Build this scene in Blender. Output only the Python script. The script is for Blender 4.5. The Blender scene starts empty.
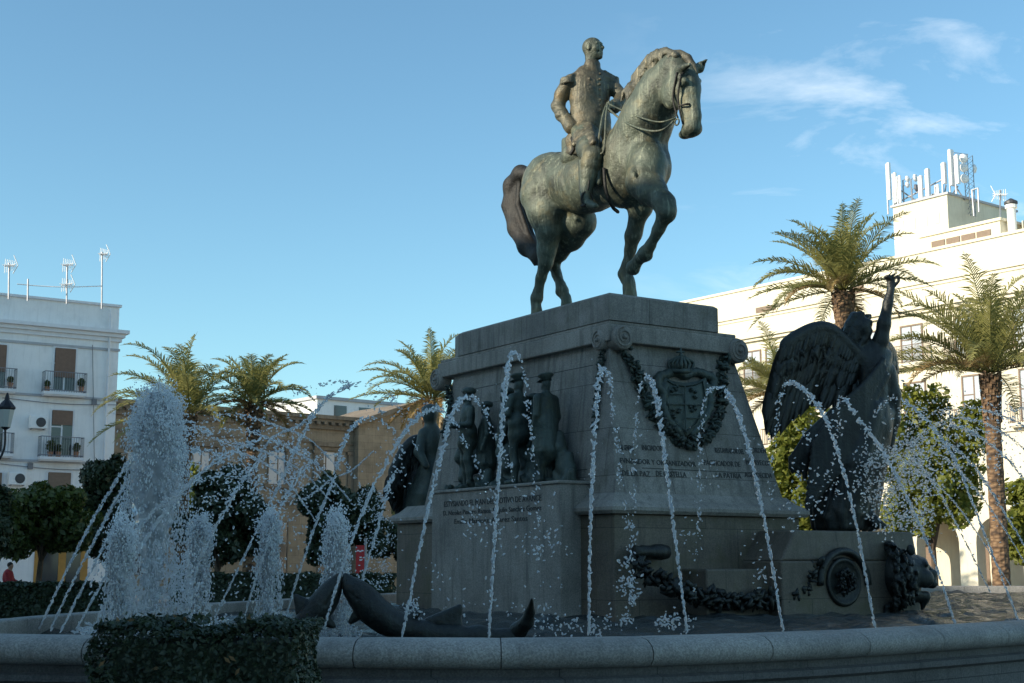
import bpy, bmesh, math, random
import numpy as np
from mathutils import Vector, Matrix, Quaternion
R = math.radians
rnd = random.Random(7)
SC = bpy.context.scene
COL = SC.collection

# ------------------------------------------------------------ camera maths
F = 1370.0; TH = math.atan(220.5 / F); CT, ST = math.cos(TH), math.sin(TH); EYE = 1.6
def ray(px, py):
    dx = (px - 512) / F; up = -(py - 341.5) / F
    return Vector((dx, CT - up * ST, ST + up * CT))
def at(px, py, Y):
    r = ray(px, py); return Vector((0, 0, EYE)) + r * (Y / r.y)
def plane_hit(px, py, o, n):
    r = ray(px, py); c = Vector((0, 0, EYE))
    return c + r * ((o - c).dot(n) / r.dot(n))
ANG = R(33)
U = Vector((math.cos(ANG), math.sin(ANG), 0)); V = Vector((-math.sin(ANG), math.cos(ANG), 0))
_r = ray(613, 562); C0 = Vector((_r.x / _r.y * 20, 20, 0))
def loc(w):                       # world -> monument frame (x along the front, y to the back)
    d = w - C0; return Vector((d.dot(U), d.dot(V), w.z))
def wor(a, b, z): return C0 + U * a + V * b + Vector((0, 0, z))
def on_a(px, py, a): return loc(plane_hit(px, py, wor(a, 0, 0), U))
def on_b(px, py, b): return loc(plane_hit(px, py, wor(0, b, 0), V))

# ------------------------------------------------------------ objects
def link(o, parent=None):
    COL.objects.link(o)
    if parent is not None: o.parent = parent
    return o
def tag(o, label=None, cat=None, group=None, kind=None):
    if label: o['label'] = label
    if cat: o['category'] = cat
    if group: o['group'] = group
    if kind: o['kind'] = kind
    return o
def empty(name, loc_, rz=0, label=None, cat=None, group=None):
    o = bpy.data.objects.new(name, None); link(o)
    o.location = loc_; o.rotation_euler.z = rz
    o.empty_display_size = .2
    return tag(o, label, cat, group)
def mesh_obj(name, verts, faces, mat, parent=None, smooth=False, mi=None):
    me = bpy.data.meshes.new(name)
    me.from_pydata([tuple(v) for v in verts], [], faces)
    for m in (mat if isinstance(mat, (list, tuple)) else [mat]): me.materials.append(m)
    if smooth: me.polygons.foreach_set('use_smooth', [True] * len(me.polygons))
    if mi is not None: me.polygons.foreach_set('material_index', mi)
    me.update()
    return link(bpy.data.objects.new(name, me), parent)

class MB:
    """collects shapes into one mesh"""
    def __init__(s): s.v = []; s.f = []; s.m = []
    def add(s, vs, fs, m=0):
        n = len(s.v); s.v += [Vector(v) for v in vs]
        s.f += [tuple(i + n for i in f) for f in fs]; s.m += [m] * len(fs)
    def box(s, x0, x1, y0, y1, z0, z1, m=0):
        vs = [(x, y, z) for z in (z0, z1) for (x, y) in ((x0, y0), (x1, y0), (x1, y1), (x0, y1))]
        s.add(vs, [(3, 2, 1, 0), (4, 5, 6, 7), (0, 1, 5, 4), (1, 2, 6, 5), (2, 3, 7, 6), (3, 0, 4, 7)], m)
    def frustum(s, lo, z0, hi, z1, m=0):
        (a0, a1, b0, b1), (c0, c1, d0, d1) = lo, hi
        vs = [(a0, b0, z0), (a1, b0, z0), (a1, b1, z0), (a0, b1, z0), (c0, d0, z1), (c1, d0, z1), (c1, d1, z1), (c0, d1, z1)]
        s.add(vs, [(3, 2, 1, 0), (4, 5, 6, 7), (0, 1, 5, 4), (1, 2, 6, 5), (2, 3, 7, 6), (3, 0, 4, 7)], m)
    def obox(s, c, ax, ay, az, m=0):        # centre + half axes
        c, ax, ay, az = map(Vector, (c, ax, ay, az))
        vs = [c + ax * i + ay * j + az * k for k in (-1, 1) for (i, j) in ((-1, -1), (1, -1), (1, 1), (-1, 1))]
        s.add(vs, [(3, 2, 1, 0), (4, 5, 6, 7), (0, 1, 5, 4), (1, 2, 6, 5), (2, 3, 7, 6), (3, 0, 4, 7)], m)
    def tube(s, pts, rad, n=8, m=0, caps=True):
        pts = [Vector(p) for p in pts]
        if not isinstance(rad, (list, tuple)): rad = [rad] * len(pts)
        base = len(s.v); up = None
        for i, p in enumerate(pts):
            t = (pts[min(i + 1, len(pts) - 1)] - pts[max(i - 1, 0)]).normalized()
            if up is None:
                up = t.orthogonal().normalized()
            up = (up - t * up.dot(t)).normalized(); w = t.cross(up)
            for k in range(n):
                a = 2 * math.pi * k / n
                s.v.append(p + (up * math.cos(a) + w * math.sin(a)) * rad[i])
        for i in range(len(pts) - 1):
            for k in range(n):
                a = base + i * n + k; b = base + i * n + (k + 1) % n
                s.f.append((a, b, b + n, a + n)); s.m.append(m)
        if caps:
            s.f.append(tuple(base + k for k in range(n))[::-1]); s.m.append(m)
            s.f.append(tuple(base + (len(pts) - 1) * n + k for k in range(n))); s.m.append(m)
    def lathe(s, c, prof, n=16, m=0, axis=(0, 0, 1)):
        q = Vector((0, 0, 1)).rotation_difference(Vector(axis)); c = Vector(c); base = len(s.v)
        for r, z in prof:
            for k in range(n):
                a = 2 * math.pi * k / n
                s.v.append(c + q @ Vector((r * math.cos(a), r * math.sin(a), z)))
        for i in range(len(prof) - 1):
            for k in range(n):
                a = base + i * n + k; b = base + i * n + (k + 1) % n
                s.f.append((a, b, b + n, a + n)); s.m.append(m)
        s.f.append(tuple(base + k for k in range(n))[::-1]); s.m.append(m)
        s.f.append(tuple(base + (len(prof) - 1) * n + k for k in range(n))); s.m.append(m)
    def build(s, name, mat, parent=None, smooth=False, bevel=0):
        o = mesh_obj(name, s.v, s.f, mat, parent, smooth, s.m)
        if bevel:
            b = o.modifiers.new('b', 'BEVEL'); b.width = bevel; b.segments = 2; b.limit_method = 'ANGLE'; b.angle_limit = R(40)
        return o

def ico(sub):
    bm = bmesh.new(); bmesh.ops.create_icosphere(bm, subdivisions=sub, radius=1)
    v = np.array([tuple(q.co) for q in bm.verts]); f = np.array([[q.index for q in p.verts] for p in bm.faces]); bm.free(); return v, f
ICO1 = ico(1); ICO2 = ico(2)
def np_mesh(name, V_, F_, mat, parent=None, smooth=True, mi=None):
    me = bpy.data.meshes.new(name); k = F_.shape[1]
    me.vertices.add(len(V_)); me.vertices.foreach_set('co', V_.astype(np.float32).ravel())
    me.loops.add(F_.size); me.loops.foreach_set('vertex_index', F_.astype(np.int32).ravel())
    me.polygons.add(len(F_)); me.polygons.foreach_set('loop_start', np.arange(0, F_.size, k, dtype=np.int32))
    me.polygons.foreach_set('loop_total', np.full(len(F_), k, dtype=np.int32))
    if smooth: me.polygons.foreach_set('use_smooth', np.ones(len(F_), dtype=bool))
    if mi is not None: me.polygons.foreach_set('material_index', mi.astype(np.int32))
    for m in (mat if isinstance(mat, (list, tuple)) else [mat]): me.materials.append(m)
    me.update(calc_edges=True); me.validate()
    return link(bpy.data.objects.new(name, me), parent)

# ------------------------------------------------------------ sculpting in clay: a distance field turned into one skin
class Clay:
    def __init__(s): s.p = []
    def cap(s, a, b, ra, rb=None, k=.05, sub=False):
        rb = ra if rb is None else rb
        s.p.append(('c', np.array(a, float), np.array(b, float), ra, rb, k, sub)); return s
    def chain(s, pts, k=.05, sub=False):       # pts: (x,y,z,r)
        for p, q in zip(pts, pts[1:]): s.cap(p[:3], q[:3], p[3], q[3], k, sub)
        return s
    def ell(s, c, r, rot=None, k=.05, sub=False):   # rot: 3x3 Matrix, columns = axes
        m = np.eye(3) if rot is None else np.array([list(x) for x in rot])
        s.p.append(('e', np.array(c, float), np.array(r, float), m, None, k, sub)); return s
    def box(s, c, h, rot=None, rad=.02, k=.03, sub=False):
        m = np.eye(3) if rot is None else np.array([list(x) for x in rot])
        s.p.append(('b', np.array(c, float), np.array(h, float), m, rad, k, sub)); return s
    def skin(s, h, warp=None, pad=.12):
        lo = np.full(3, 1e9); hi = -lo
        def bb(p):
            if p[0] == 'c':
                r = max(p[3], p[4]); return np.minimum(p[1], p[2]) - r, np.maximum(p[1], p[2]) + r
            e = np.abs(p[3]) @ (p[2] + (p[4] or 0)); return p[1] - e, p[1] + e
        for p in s.p:
            if not p[6]:
                a, b = bb(p); lo = np.minimum(lo, a); hi = np.maximum(hi, b)
        lo -= pad; hi += pad; n = np.ceil((hi - lo) / h).astype(int) + 1
        ax = [lo[i] + h * np.arange(n[i]) for i in range(3)]
        D = np.full(n, 1.0, np.float32)
        for p in s.p:
            a, b = bb(p); mg = p[5] * 1.2 + 4 * h
            i0 = np.clip(np.floor((a - mg - lo) / h).astype(int), 0, n); i1 = np.clip(np.ceil((b + mg - lo) / h).astype(int) + 1, 0, n)
            if (i1 <= i0).any(): continue
            X, Y, Z = np.meshgrid(*[ax[i][i0[i]:i1[i]] for i in range(3)], indexing='ij')
            P = np.stack([X, Y, Z], -1)
            if p[0] == 'c':
                ab = p[2] - p[1]; t = np.clip(((P - p[1]) @ ab) / max(ab @ ab, 1e-9), 0, 1)
                d = np.linalg.norm(P - (p[1] + t[..., None] * ab), axis=-1) - (p[3] + (p[4] - p[3]) * t)
            elif p[0] == 'e':
                q = (P - p[1]) @ p[3]; k0 = np.linalg.norm(q / p[2], axis=-1); k1 = np.linalg.norm(q / p[2] ** 2, axis=-1)
                d = k0 * (k0 - 1) / np.maximum(k1, 1e-9)
            else:
                q = np.abs((P - p[1]) @ p[3]) - p[2]
                d = np.linalg.norm(np.maximum(q, 0), axis=-1) + np.minimum(q.max(-1), 0) - p[4]
            S = D[i0[0]:i1[0], i0[1]:i1[1], i0[2]:i1[2]]; k = p[5]
            if p[6]:
                d = -d; hh = np.maximum(k - np.abs(S - d), 0) / k; S[...] = np.maximum(S, d) + hh * hh * k / 4
            else:
                hh = np.maximum(k - np.abs(S - d), 0) / k; S[...] = np.minimum(S, d) - hh * hh * k / 4
        if warp is not None:
            X, Y, Z = np.meshgrid(*ax, indexing='ij'); D = D + warp(X, Y, Z)
        # surface nets
        sg = D < 0
        nx, ny, nz = n
        acc = np.zeros((nx - 1, ny - 1, nz - 1, 3)); cnt = np.zeros((nx - 1, ny - 1, nz - 1))
        cs = [(i, j, k) for i in (0, 1) for j in (0, 1) for k in (0, 1)]
        for c in cs:
            for d in range(3):
                if c[d]: continue
                e = list(c); e[d] = 1
                A = D[c[0]:nx - 1 + c[0], c[1]:ny - 1 + c[1], c[2]:nz - 1 + c[2]]; B = D[e[0]:nx - 1 + e[0], e[1]:ny - 1 + e[1], e[2]:nz - 1 + e[2]]
                m = (A < 0) != (B < 0)
                t = A[m] / (A[m] - B[m])
                q = np.tile(np.array(c, float), (len(t), 1)); q[:, d] += t
                acc[m] += q; cnt[m] += 1
        m = cnt > 0; idx = np.full(m.shape, -1); idx[m] = np.arange(m.sum())
        base = np.stack(np.nonzero(m), -1)
        Vv = lo + h * (base + acc[m] / cnt[m][:, None])
        quads = []
        for d in range(3):
            o1, o2 = [(1, 2), (2, 0), (0, 1)][d]
            sl = [slice(1, -1)] * 3; sl[d] = slice(0, -1); sh = [slice(1, -1)] * 3; sh[d] = slice(1, None)
            A = sg[tuple(sl)]; B = sg[tuple(sh)]
            for flip in (0, 1):
                w = np.nonzero(A & ~B) if flip == 0 else np.nonzero(~A & B)
                I = [w[0].copy(), w[1].copy(), w[2].copy()]
                for j in range(3):
                    if j != d: I[j] += 1
                def g(a, b):
                    J = [x.copy() for x in I]; J[o1] -= a; J[o2] -= b; return idx[tuple(J)]
                q = [g(1, 1), g(0, 1), g(0, 0), g(1, 0)]
                if flip: q = q[::-1]
                quads.append(np.stack(q, -1))
        Q = np.concatenate(quads); Q = Q[(Q >= 0).all(1)]
        return Vv, Q
    def obj(s, name, h, mat, parent=None, org=(0, 0, 0), warp=None):
        v, q = s.skin(h, warp); return np_mesh(name, v - np.array(org), q, mat, parent)

# ------------------------------------------------------------ materials
def nt(name):
    m = bpy.data.materials.new(name); m.use_nodes = True; t = m.node_tree; b = t.nodes['Principled BSDF']; return m, t, b
def N(t, typ, **kw):
    n = t.nodes.new(typ)
    for k, v in kw.items():
        if k.startswith('i_'): n.inputs[k[2:].replace('_', ' ')].default_value = v
        else: setattr(n, k, v)
    return n
def ramp(t, stops, src=None):
    r = t.nodes.new('ShaderNodeValToRGB'); e = r.color_ramp.elements
    while len(e) > 1: e.remove(e[-1])
    e[0].position = stops[0][0]; e[0].color = (*stops[0][1], 1) if len(stops[0][1]) == 3 else stops[0][1]
    for p, c in stops[1:]:
        x = e.new(p); x.color = (*c, 1)
    if src is not None: t.links.new(src, r.inputs[0])
    return r
def coords(t, scale=(1, 1, 1), kind='Object'):
    tc = N(t, 'ShaderNodeTexCoord'); mp = N(t, 'ShaderNodeMapping'); mp.inputs['Scale'].default_value = scale
    t.links.new(tc.outputs[kind], mp.inputs[0]); return mp.outputs[0]
def noise(t, vec, sc, det=4, rough=.55, dist=0):
    n = N(t, 'ShaderNodeTexNoise'); n.inputs['Scale'].default_value = sc; n.inputs['Detail'].default_value = det
    n.inputs['Roughness'].default_value = rough; n.inputs['Distortion'].default_value = dist
    t.links.new(vec, n.inputs['Vector']); return n.outputs['Fac']
def mix(t, fac, a, b, mode='MIX'):
    n = N(t, 'ShaderNodeMix', data_type='RGBA', blend_type=mode)
    for s, v in ((n.inputs['Factor'], fac), (n.inputs['A'], a), (n.inputs['B'], b)):
        if hasattr(v, 'links'): t.links.new(v, s)
        else: s.default_value = v if isinstance(v, (int, float)) else (*v, 1)
    return n.outputs['Result']
def bump(t, b, h, strength=.3, dist=.02):
    n = N(t, 'ShaderNodeBump'); n.inputs['Strength'].default_value = strength; n.inputs['Distance'].default_value = dist
    t.links.new(h, n.inputs['Height']); t.links.new(n.outputs[0], b.inputs['Normal'])
def simple(name, col, rough=.6, metal=0, var=.15, sc=3.0, bmp=0.0, bsc=60):
    m, t, b = nt(name); v = coords(t); f = noise(t, v, sc, 5)
    lo = tuple(c * (1 - var) for c in col); hi = tuple(min(1, c * (1 + var)) for c in col)
    t.links.new(ramp(t, [(.3, lo), (.7, hi)], f).outputs[0], b.inputs['Base Color'])
    b.inputs['Roughness'].default_value = rough; b.inputs['Metallic'].default_value = metal
    if bmp: bump(t, b, noise(t, v, bsc, 3), bmp, .02)
    return m
def stone(name, col, joint=None, streak=.5, speck=.25, rough=.8, moss=0.0, var=(.62, 1.3)):
    m, t, b = nt(name); v = coords(t)
    big = noise(t, v, .9, 6, .65); sp = noise(t, v, 55, 2, .7)
    st = noise(t, coords(t, (5, 5, .5)), 1.6, 5, .65)
    c = ramp(t, [(.28, tuple(x * var[0] for x in col)), (.5, col), (.72, tuple(min(1, x * var[1]) for x in col))], big).outputs[0]
    c = mix(t, speck, c, ramp(t, [(.35, (.05, .05, .05)), (.5, (.45, .44, .42)), (.65, (.9, .88, .85))], sp).outputs[0], 'OVERLAY')
    c = mix(t, ramp(t, [(.50, (0, 0, 0)), (.72, (streak,) * 3)], st).outputs[0], c, tuple(x * .35 for x in col))
    if moss:
        mo = noise(t, v, 1.7, 5, .7)
        c = mix(t, ramp(t, [(.48, (0, 0, 0)), (.66, (moss,) * 3)], mo).outputs[0], c, (.085, .075, .035))
    hgt = sp
    if joint:
        jw, jh = joint
        tc = N(t, 'ShaderNodeTexCoord'); sx = N(t, 'ShaderNodeSeparateXYZ'); t.links.new(tc.outputs['Object'], sx.inputs[0])
        ad = N(t, 'ShaderNodeMath', operation='ADD'); t.links.new(sx.outputs[0], ad.inputs[0]); t.links.new(sx.outputs[1], ad.inputs[1])
        cb = N(t, 'ShaderNodeCombineXYZ'); t.links.new(ad.outputs[0], cb.inputs[0]); t.links.new(sx.outputs[2], cb.inputs[1])
        br = N(t, 'ShaderNodeTexBrick'); t.links.new(cb.outputs[0], br.inputs['Vector'])
        br.inputs['Scale'].default_value = 1; br.inputs['Brick Width'].default_value = jw; br.inputs['Row Height'].default_value = jh
        br.inputs['Mortar Size'].default_value = .006; br.inputs['Mortar Smooth'].default_value = .3
        br.inputs['Color1'].default_value = (1, 1, 1, 1); br.inputs['Color2'].default_value = (.84, .84, .84, 1); br.inputs['Mortar'].default_value = (.3, .29, .28, 1)
        c = mix(t, .85, c, br.outputs['Color'], 'MULTIPLY')
    t.links.new(c, b.inputs['Base Color']); b.inputs['Roughness'].default_value = rough
    bump(t, b, hgt, .35, .012)
    return m
def bronze(name, dark, green, pale, rough=.5, k=(.35, .5, .66), metal=.25):
    m, t, b = nt(name); v = coords(t); n1 = noise(t, v, 1.7, 6, .65, .4); st = noise(t, coords(t, (15, 15, .8)), 1.2, 6, .65)
    c = ramp(t, [(k[0], dark), (k[1], green), (k[2] + .1, tuple(x * 1.15 for x in green))], n1).outputs[0]
    c = mix(t, ramp(t, [(.5, (0, 0, 0)), (.62, (.8,) * 3)], noise(t, v, .8, 5, .6, .6)).outputs[0], c, tuple(x * y for x, y in zip(green, (.8, .68, .62))))
    c = mix(t, ramp(t, [(k[1], (0, 0, 0)), (k[2], (.75,) * 3)], st).outputs[0], c, pale)
    rust = noise(t, v, 3.1, 4, .6)
    c = mix(t, ramp(t, [(.54, (0, 0, 0)), (.70, (.5,) * 3)], rust).outputs[0], c, tuple(x * y for x, y in zip(pale, (.72, .56, .38))))
    t.links.new(c, b.inputs['Base Color']); b.inputs['Roughness'].default_value = rough; b.inputs['Metallic'].default_value = metal
    bump(t, b, noise(t, v, 22, 5, .65), .5, .03)
    return m
M = {}
M['granite'] = stone('granite', (.255, .24, .215), (1.65, .72), .8, .3, .8, .35)
M['granite_front'] = stone('granite_moulding', (.27, .25, .22), None, .7, .3, moss=.0)
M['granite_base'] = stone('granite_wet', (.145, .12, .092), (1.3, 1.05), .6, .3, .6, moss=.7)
M['coping'] = stone('coping_stone', (.29, .275, .25), None, .4, .35, .7)
M['basin_wall'] = stone('basin_wall_stone', (.12, .115, .11), (1.05, .5), .6, .3)
M['ochre_stone'] = stone('ochre_stone', (.31, .24, .165), (1.3, .5), .35, .12)
M['ochre_trim'] = stone('ochre_trim', (.22, .17, .12), None, .6, .12)
M['patina'] = bronze('bronze_patina', (.03, .036, .026), (.088, .105, .076), (.29, .31, .22), .52, (.36, .53, .70))
M['mane'] = bronze('bronze_ochre', (.035, .036, .026), (.105, .10, .068), (.31, .27, .17), .52, (.36, .53, .70))
M['brown_bronze'] = bronze('bronze_brown', (.010, .010, .009), (.022, .021, .017), (.04, .04, .034), .62)
M['dark_bronze'] = bronze('bronze_dark', (.012, .013, .013), (.024, .028, .026), (.05, .06, .055), .42, (.35, .5, .75), .35)
M['green_bronze'] = bronze('bronze_green', (.028, .04, .035), (.055, .075, .065), (.09, .12, .10), .5, (.35, .5, .75), .3)
M['white_wall'] = stone('white_render', (.86, .85, .84), None, .16, .04, .85, 0, (.86, 1.05))
M['cream_wall'] = stone('cream_render', (.70, .635, .50), None, .22, .04, .85, 0, (.88, 1.06))
M['white_trim'] = simple('white_trim', (.74, .74, .76), .7, 0, .05)
M['grey_trim'] = simple('grey_trim', (.42, .42, .44), .7, 0, .1)
M['brown_blind'] = simple('brown_blind', (.2, .125, .09), .8, 0, .1, 8)
M['shutter'] = simple('brown_shutter', (.2, .14, .1), .7, 0, .1, 8)
M['iron'] = simple('iron', (.03, .03, .035), .5, .6)
M['rail'] = simple('rail_grey', (.2, .2, .22), .5, .3)
M['ochre_paint'] = simple('ochre_paint', (.42, .22, .05), .7)
M['terracotta'] = simple('terracotta', (.42, .2, .11), .8, 0, .2, 6)
M['white_plastic'] = simple('white_plastic', (.8, .8, .8), .4, 0, .03)
M['dark_plastic'] = simple('dark_plastic', (.05, .05, .055), .5)
M['metal'] = simple('galvanised_metal', (.3, .3, .32), .5, .6)
M['red'] = simple('red_banner', (.5, .03, .03), .6)
M['red_cloth'] = simple('red_cloth', (.35, .03, .04), .8)
M['skin'] = simple('skin', (.45, .28, .2), .6)
M['hair'] = simple('hair', (.02, .015, .01), .6)
M['black_cloth'] = simple('black_cloth', (.03, .03, .035), .8)
M['trunk'] = simple('bark', (.09, .065, .045), .9, 0, .3, 6, .6, 25)
M['dark_room'] = simple('dark_interior', (.02, .02, .022), .9)
M['ink'] = simple('carved_letter', (.05, .05, .048), .8)
def glassy(name, col, rough=.08):
    m, t, b = nt(name); b.inputs['Base Color'].default_value = (*col, 1); b.inputs['Roughness'].default_value = rough
    b.inputs['Specular IOR Level'].default_value = .8; return m
M['window_glass'] = glassy('window_glass', (.04, .05, .06)); M['light_glass'] = glassy('curtained_glass', (.45, .47, .5), .2)
M['lamp_glass'] = glassy('lamp_glass', (.5, .5, .45), .2)
def palm_trunk():
    m, t, b = nt('palm_trunk'); v = coords(t)
    w = N(t, 'ShaderNodeTexVoronoi'); w.inputs['Scale'].default_value = 5.5; t.links.new(coords(t, (1, 1, 1.7)), w.inputs['Vector'])
    c = ramp(t, [(0, (.34, .22, .12)), (.45, (.2, .12, .065)), (.8, (.07, .045, .03))], w.outputs['Distance']).outputs[0]
    c = mix(t, .4, c, ramp(t, [(.3, (.3, .3, .3)), (.7, (1, 1, 1))], noise(t, v, 2.5, 4)).outputs[0], 'MULTIPLY')
    t.links.new(c, b.inputs['Base Color']); b.inputs['Roughness'].default_value = .9; bump(t, b, w.outputs['Distance'], 1, .06); return m
M['palm_trunk'] = palm_trunk()
def leaf(name, c1, c2, sc=1.2, trans=.25):
    m, t, b = nt(name); v = coords(t)
    f = mix(t, .5, ramp(t, [(.3, (0, 0, 0)), (.7, (1, 1, 1))], noise(t, v, sc, 4)).outputs[0], ramp(t, [(.3, (0, 0, 0)), (.7, (1, 1, 1))], noise(t, v, sc * 14, 2)).outputs[0])
    c = mix(t, f, c1, c2); t.links.new(c, b.inputs['Base Color']); b.inputs['Roughness'].default_value = .5
    tr = N(t, 'ShaderNodeBsdfTranslucent'); t.links.new(c, tr.inputs['Color']); ms = N(t, 'ShaderNodeMixShader'); ms.inputs[0].default_value = trans
    t.links.new(b.outputs[0], ms.inputs[1]); t.links.new(tr.outputs[0], ms.inputs[2]); t.links.new(ms.outputs[0], t.nodes['Material Output'].inputs[0]); return m
M['palm_leaf'] = leaf('palm_leaf', (.15, .17, .05), (.42, .37, .13), 1.0, .38)
M['palm_dry'] = leaf('palm_dry_leaf', (.2, .13, .05), (.3, .2, .08), 1.5, .2)
M['orange_leaf'] = leaf('orange_tree_leaf', (.025, .045, .012), (.12, .15, .025), .6, .25)  # lightened leaf colour stands in for sunlight on the shaded left tree
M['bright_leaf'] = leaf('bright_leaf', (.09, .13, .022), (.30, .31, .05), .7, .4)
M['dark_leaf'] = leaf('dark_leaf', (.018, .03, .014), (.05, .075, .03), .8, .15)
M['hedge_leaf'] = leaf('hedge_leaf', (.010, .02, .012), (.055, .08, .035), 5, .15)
M['dry_leaf'] = simple('dry_leaf', (.2, .12, .05), .7)
def water_mat(name, rough, trans, col):
    m, t, b = nt(name); b.inputs['Base Color'].default_value = (*col, 1); b.inputs['Roughness'].default_value = rough
    b.inputs['Transmission Weight'].default_value = trans; b.inputs['IOR'].default_value = 1.33
    return m, t, b
def foamy(name, w):
    m, t, b = water_mat(name, .05, .9, (1, 1, 1)); tr = N(t, 'ShaderNodeBsdfTranslucent'); df = N(t, 'ShaderNodeBsdfDiffuse')
    tr.inputs['Color'].default_value = df.inputs['Color'].default_value = (.96, .97, .98, 1)
    m1 = N(t, 'ShaderNodeMixShader'); m1.inputs[0].default_value = .5; t.links.new(tr.outputs[0], m1.inputs[1]); t.links.new(df.outputs[0], m1.inputs[2])
    ms = N(t, 'ShaderNodeMixShader'); ms.inputs[0].default_value = w; t.links.new(b.outputs[0], ms.inputs[1]); t.links.new(m1.outputs[0], ms.inputs[2]); t.links.new(ms.outputs[0], t.nodes['Material Output'].inputs[0]); return m
M['foam'] = foamy('water_foam', .85); M['drops'] = foamy('water_drops', .36); M['sheet'] = foamy('water_sheet', .22)
m, t, b = water_mat('pool_water', .16, 0.0, (.06, .07, .07)); v = coords(t, (1, 1.6, 1))
b.inputs['Specular IOR Level'].default_value = .7
h1 = noise(t, v, 2.6, 6, .7, .8); bump(t, b, h1, 1.0, .35); M['pool'] = m
# ------------------------------------------------------------ monument pedestal
MON = empty('monument_pedestal', C0, ANG, 'tall tapering granite pedestal with scrolled cornice, carrying the rider on horseback', 'pedestal')
ZB, ZL, ZS, ZC, ZT0, ZT = .35, 2.30, 2.62, 4.93, 5.26, 5.69
g = MB(); g.box(.1, 3.83, .1, 6.76, ZB, ZL); g.box(.1, 3.83, 3.0, 6.76, ZB, ZL - .01) if False else None
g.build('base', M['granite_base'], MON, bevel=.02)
# ledge: bullnose + sloping top
g = MB()
prof = [(.02, ZL + .002), (-.02, ZL + .05), (-.02, ZL + .10), (.03, ZL + .15), (.12, ZL + .2), (.20, ZL + .28), (.24, ZS)]
for (o0, z0), (o1, z1) in zip(prof, prof[1:]):
    b_near0, b_near1 = o0, o1
    base = len(g.v)
    for o, z in ((o0, z0), (o1, z1)):
        g.v += [Vector(p) for p in ((o, o, z), (3.93 - o, o, z), (3.93 - o, 6.86 - o * 1.0, z), (o, 6.86 - o, z))]
    for k in range(4):
        a = base + k; c = base + (k + 1) % 4; g.f.append((a, c, c + 4, a + 4)); g.m.append(0)
g.f.append((0, 3, 2, 1)); g.m.append(0)
n = len(g.v); g.f.append((n - 4, n - 3, n - 2, n - 1)); g.m.append(0)
g.build('ledge', M['granite_front'], MON)
SB = (.25, 3.63, .25, 6.0); ST_ = (.45, 2.95, .62, 5.3)
g = MB(); g.frustum(SB, ZS - .01, ST_, ZC + .02); g.build('shaft', M['granite'], MON, bevel=.015)
g = MB(); g.box(.33, 3.0, .48, 5.7, ZC, ZT0 - .06); g.box(.37, 2.96, .52, 5.66, ZT0 - .0605, ZT0)
g.build('cornice', M['granite_front'], MON, bevel=.02)
g = MB()                                     # crowning block with a rounded rear end
pts = [(.36, .5), (2.56, .5), (2.63, .62), (2.63, 4.9), (2.4, 5.25), (1.9, 5.4), (.85, 5.4), (.45, 5.27), (.36, 5.0)]
for z in (ZT0, ZT - .04): g.v += [Vector((x, y, z)) for x, y in pts]
g.v += [Vector((x + (.05 if x < 1.4 else -.05), y + (.05 if y < 2.5 else -.05), ZT)) for x, y in pts]
k = len(pts)
for l in range(2):
    for i in range(k):
        a = l * k + i; c = l * k + (i + 1) % k; g.f.append((a, c, c + k, a + k)); g.m.append(0)
g.f.append(tuple(range(2 * k, 3 * k))); g.m.append(0)
g.build('top_block', M['granite'], MON)
def scroll(c, r, w, axis):                   # volute: spiral band on a drum
    b = MB(); c = Vector(c); ax = Vector(axis)
    b.lathe(c - ax * w, [(r * .2, 0), (r * .93, 0), (r, .03), (r, 2 * w - .03), (r * .93, 2 * w), (r * .2, 2 * w)], 28, axis=axis)
    e1 = ax.orthogonal().normalized() if abs(ax.z) > .9 else Vector((0, 0, 1)); e2 = ax.cross(e1)
    for s in (-1, 1):
        pts = []; rad = []
        for i in range(44):
            a = i / 43 * 2 * math.pi * 2.1; rr = r * (.86 - .70 * i / 43)
            pts.append(c + ax * s * (w + .005) + e1 * math.cos(a) * rr + e2 * math.sin(a) * rr * (1 if s > 0 else -1)); rad.append(r * .085 * (1 - .4 * i / 43))
        b.tube(pts, rad, 6); b.lathe(c + ax * s * w * .98, [(r * .16, -.03), (r * .16, .03), (r * .08, .05)], 12, axis=tuple(ax * s))
    return b.build('scroll', M['granite_front'], MON, smooth=True)
p = on_b(739, 352, .45); scroll((p.x, .56, p.z + .02), .20, .13, (0, 1, 0))
scroll((.56, .55, ZC + .06), .19, .16, (0, 1, 0))
scroll((.43, .74, ZC + .04), .16, .12, (1, 0, 0))
p = on_a(440, 381, .4); scroll((.42, p.y, p.z + .02), .20, .12, (1, 0, 0))
# joints of the big blocks
def fa(z): return .25 + .2 * (z - 2.62) / 2.31 + 0.0
def fb(z): return .25 + .37 * (z - 2.62) / 2.31
g = MB()
for z in (3.0, 4.62):
    g.box(fa(z) - .003, fa(z) + .05, 1.0, 5.0, z - .006, z + .006); g.box(.8, 3.0, fb(z) - .003, fb(z) + .05, z - .006, z + .006)
g.build('joint', M['ink'], MON)
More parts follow.
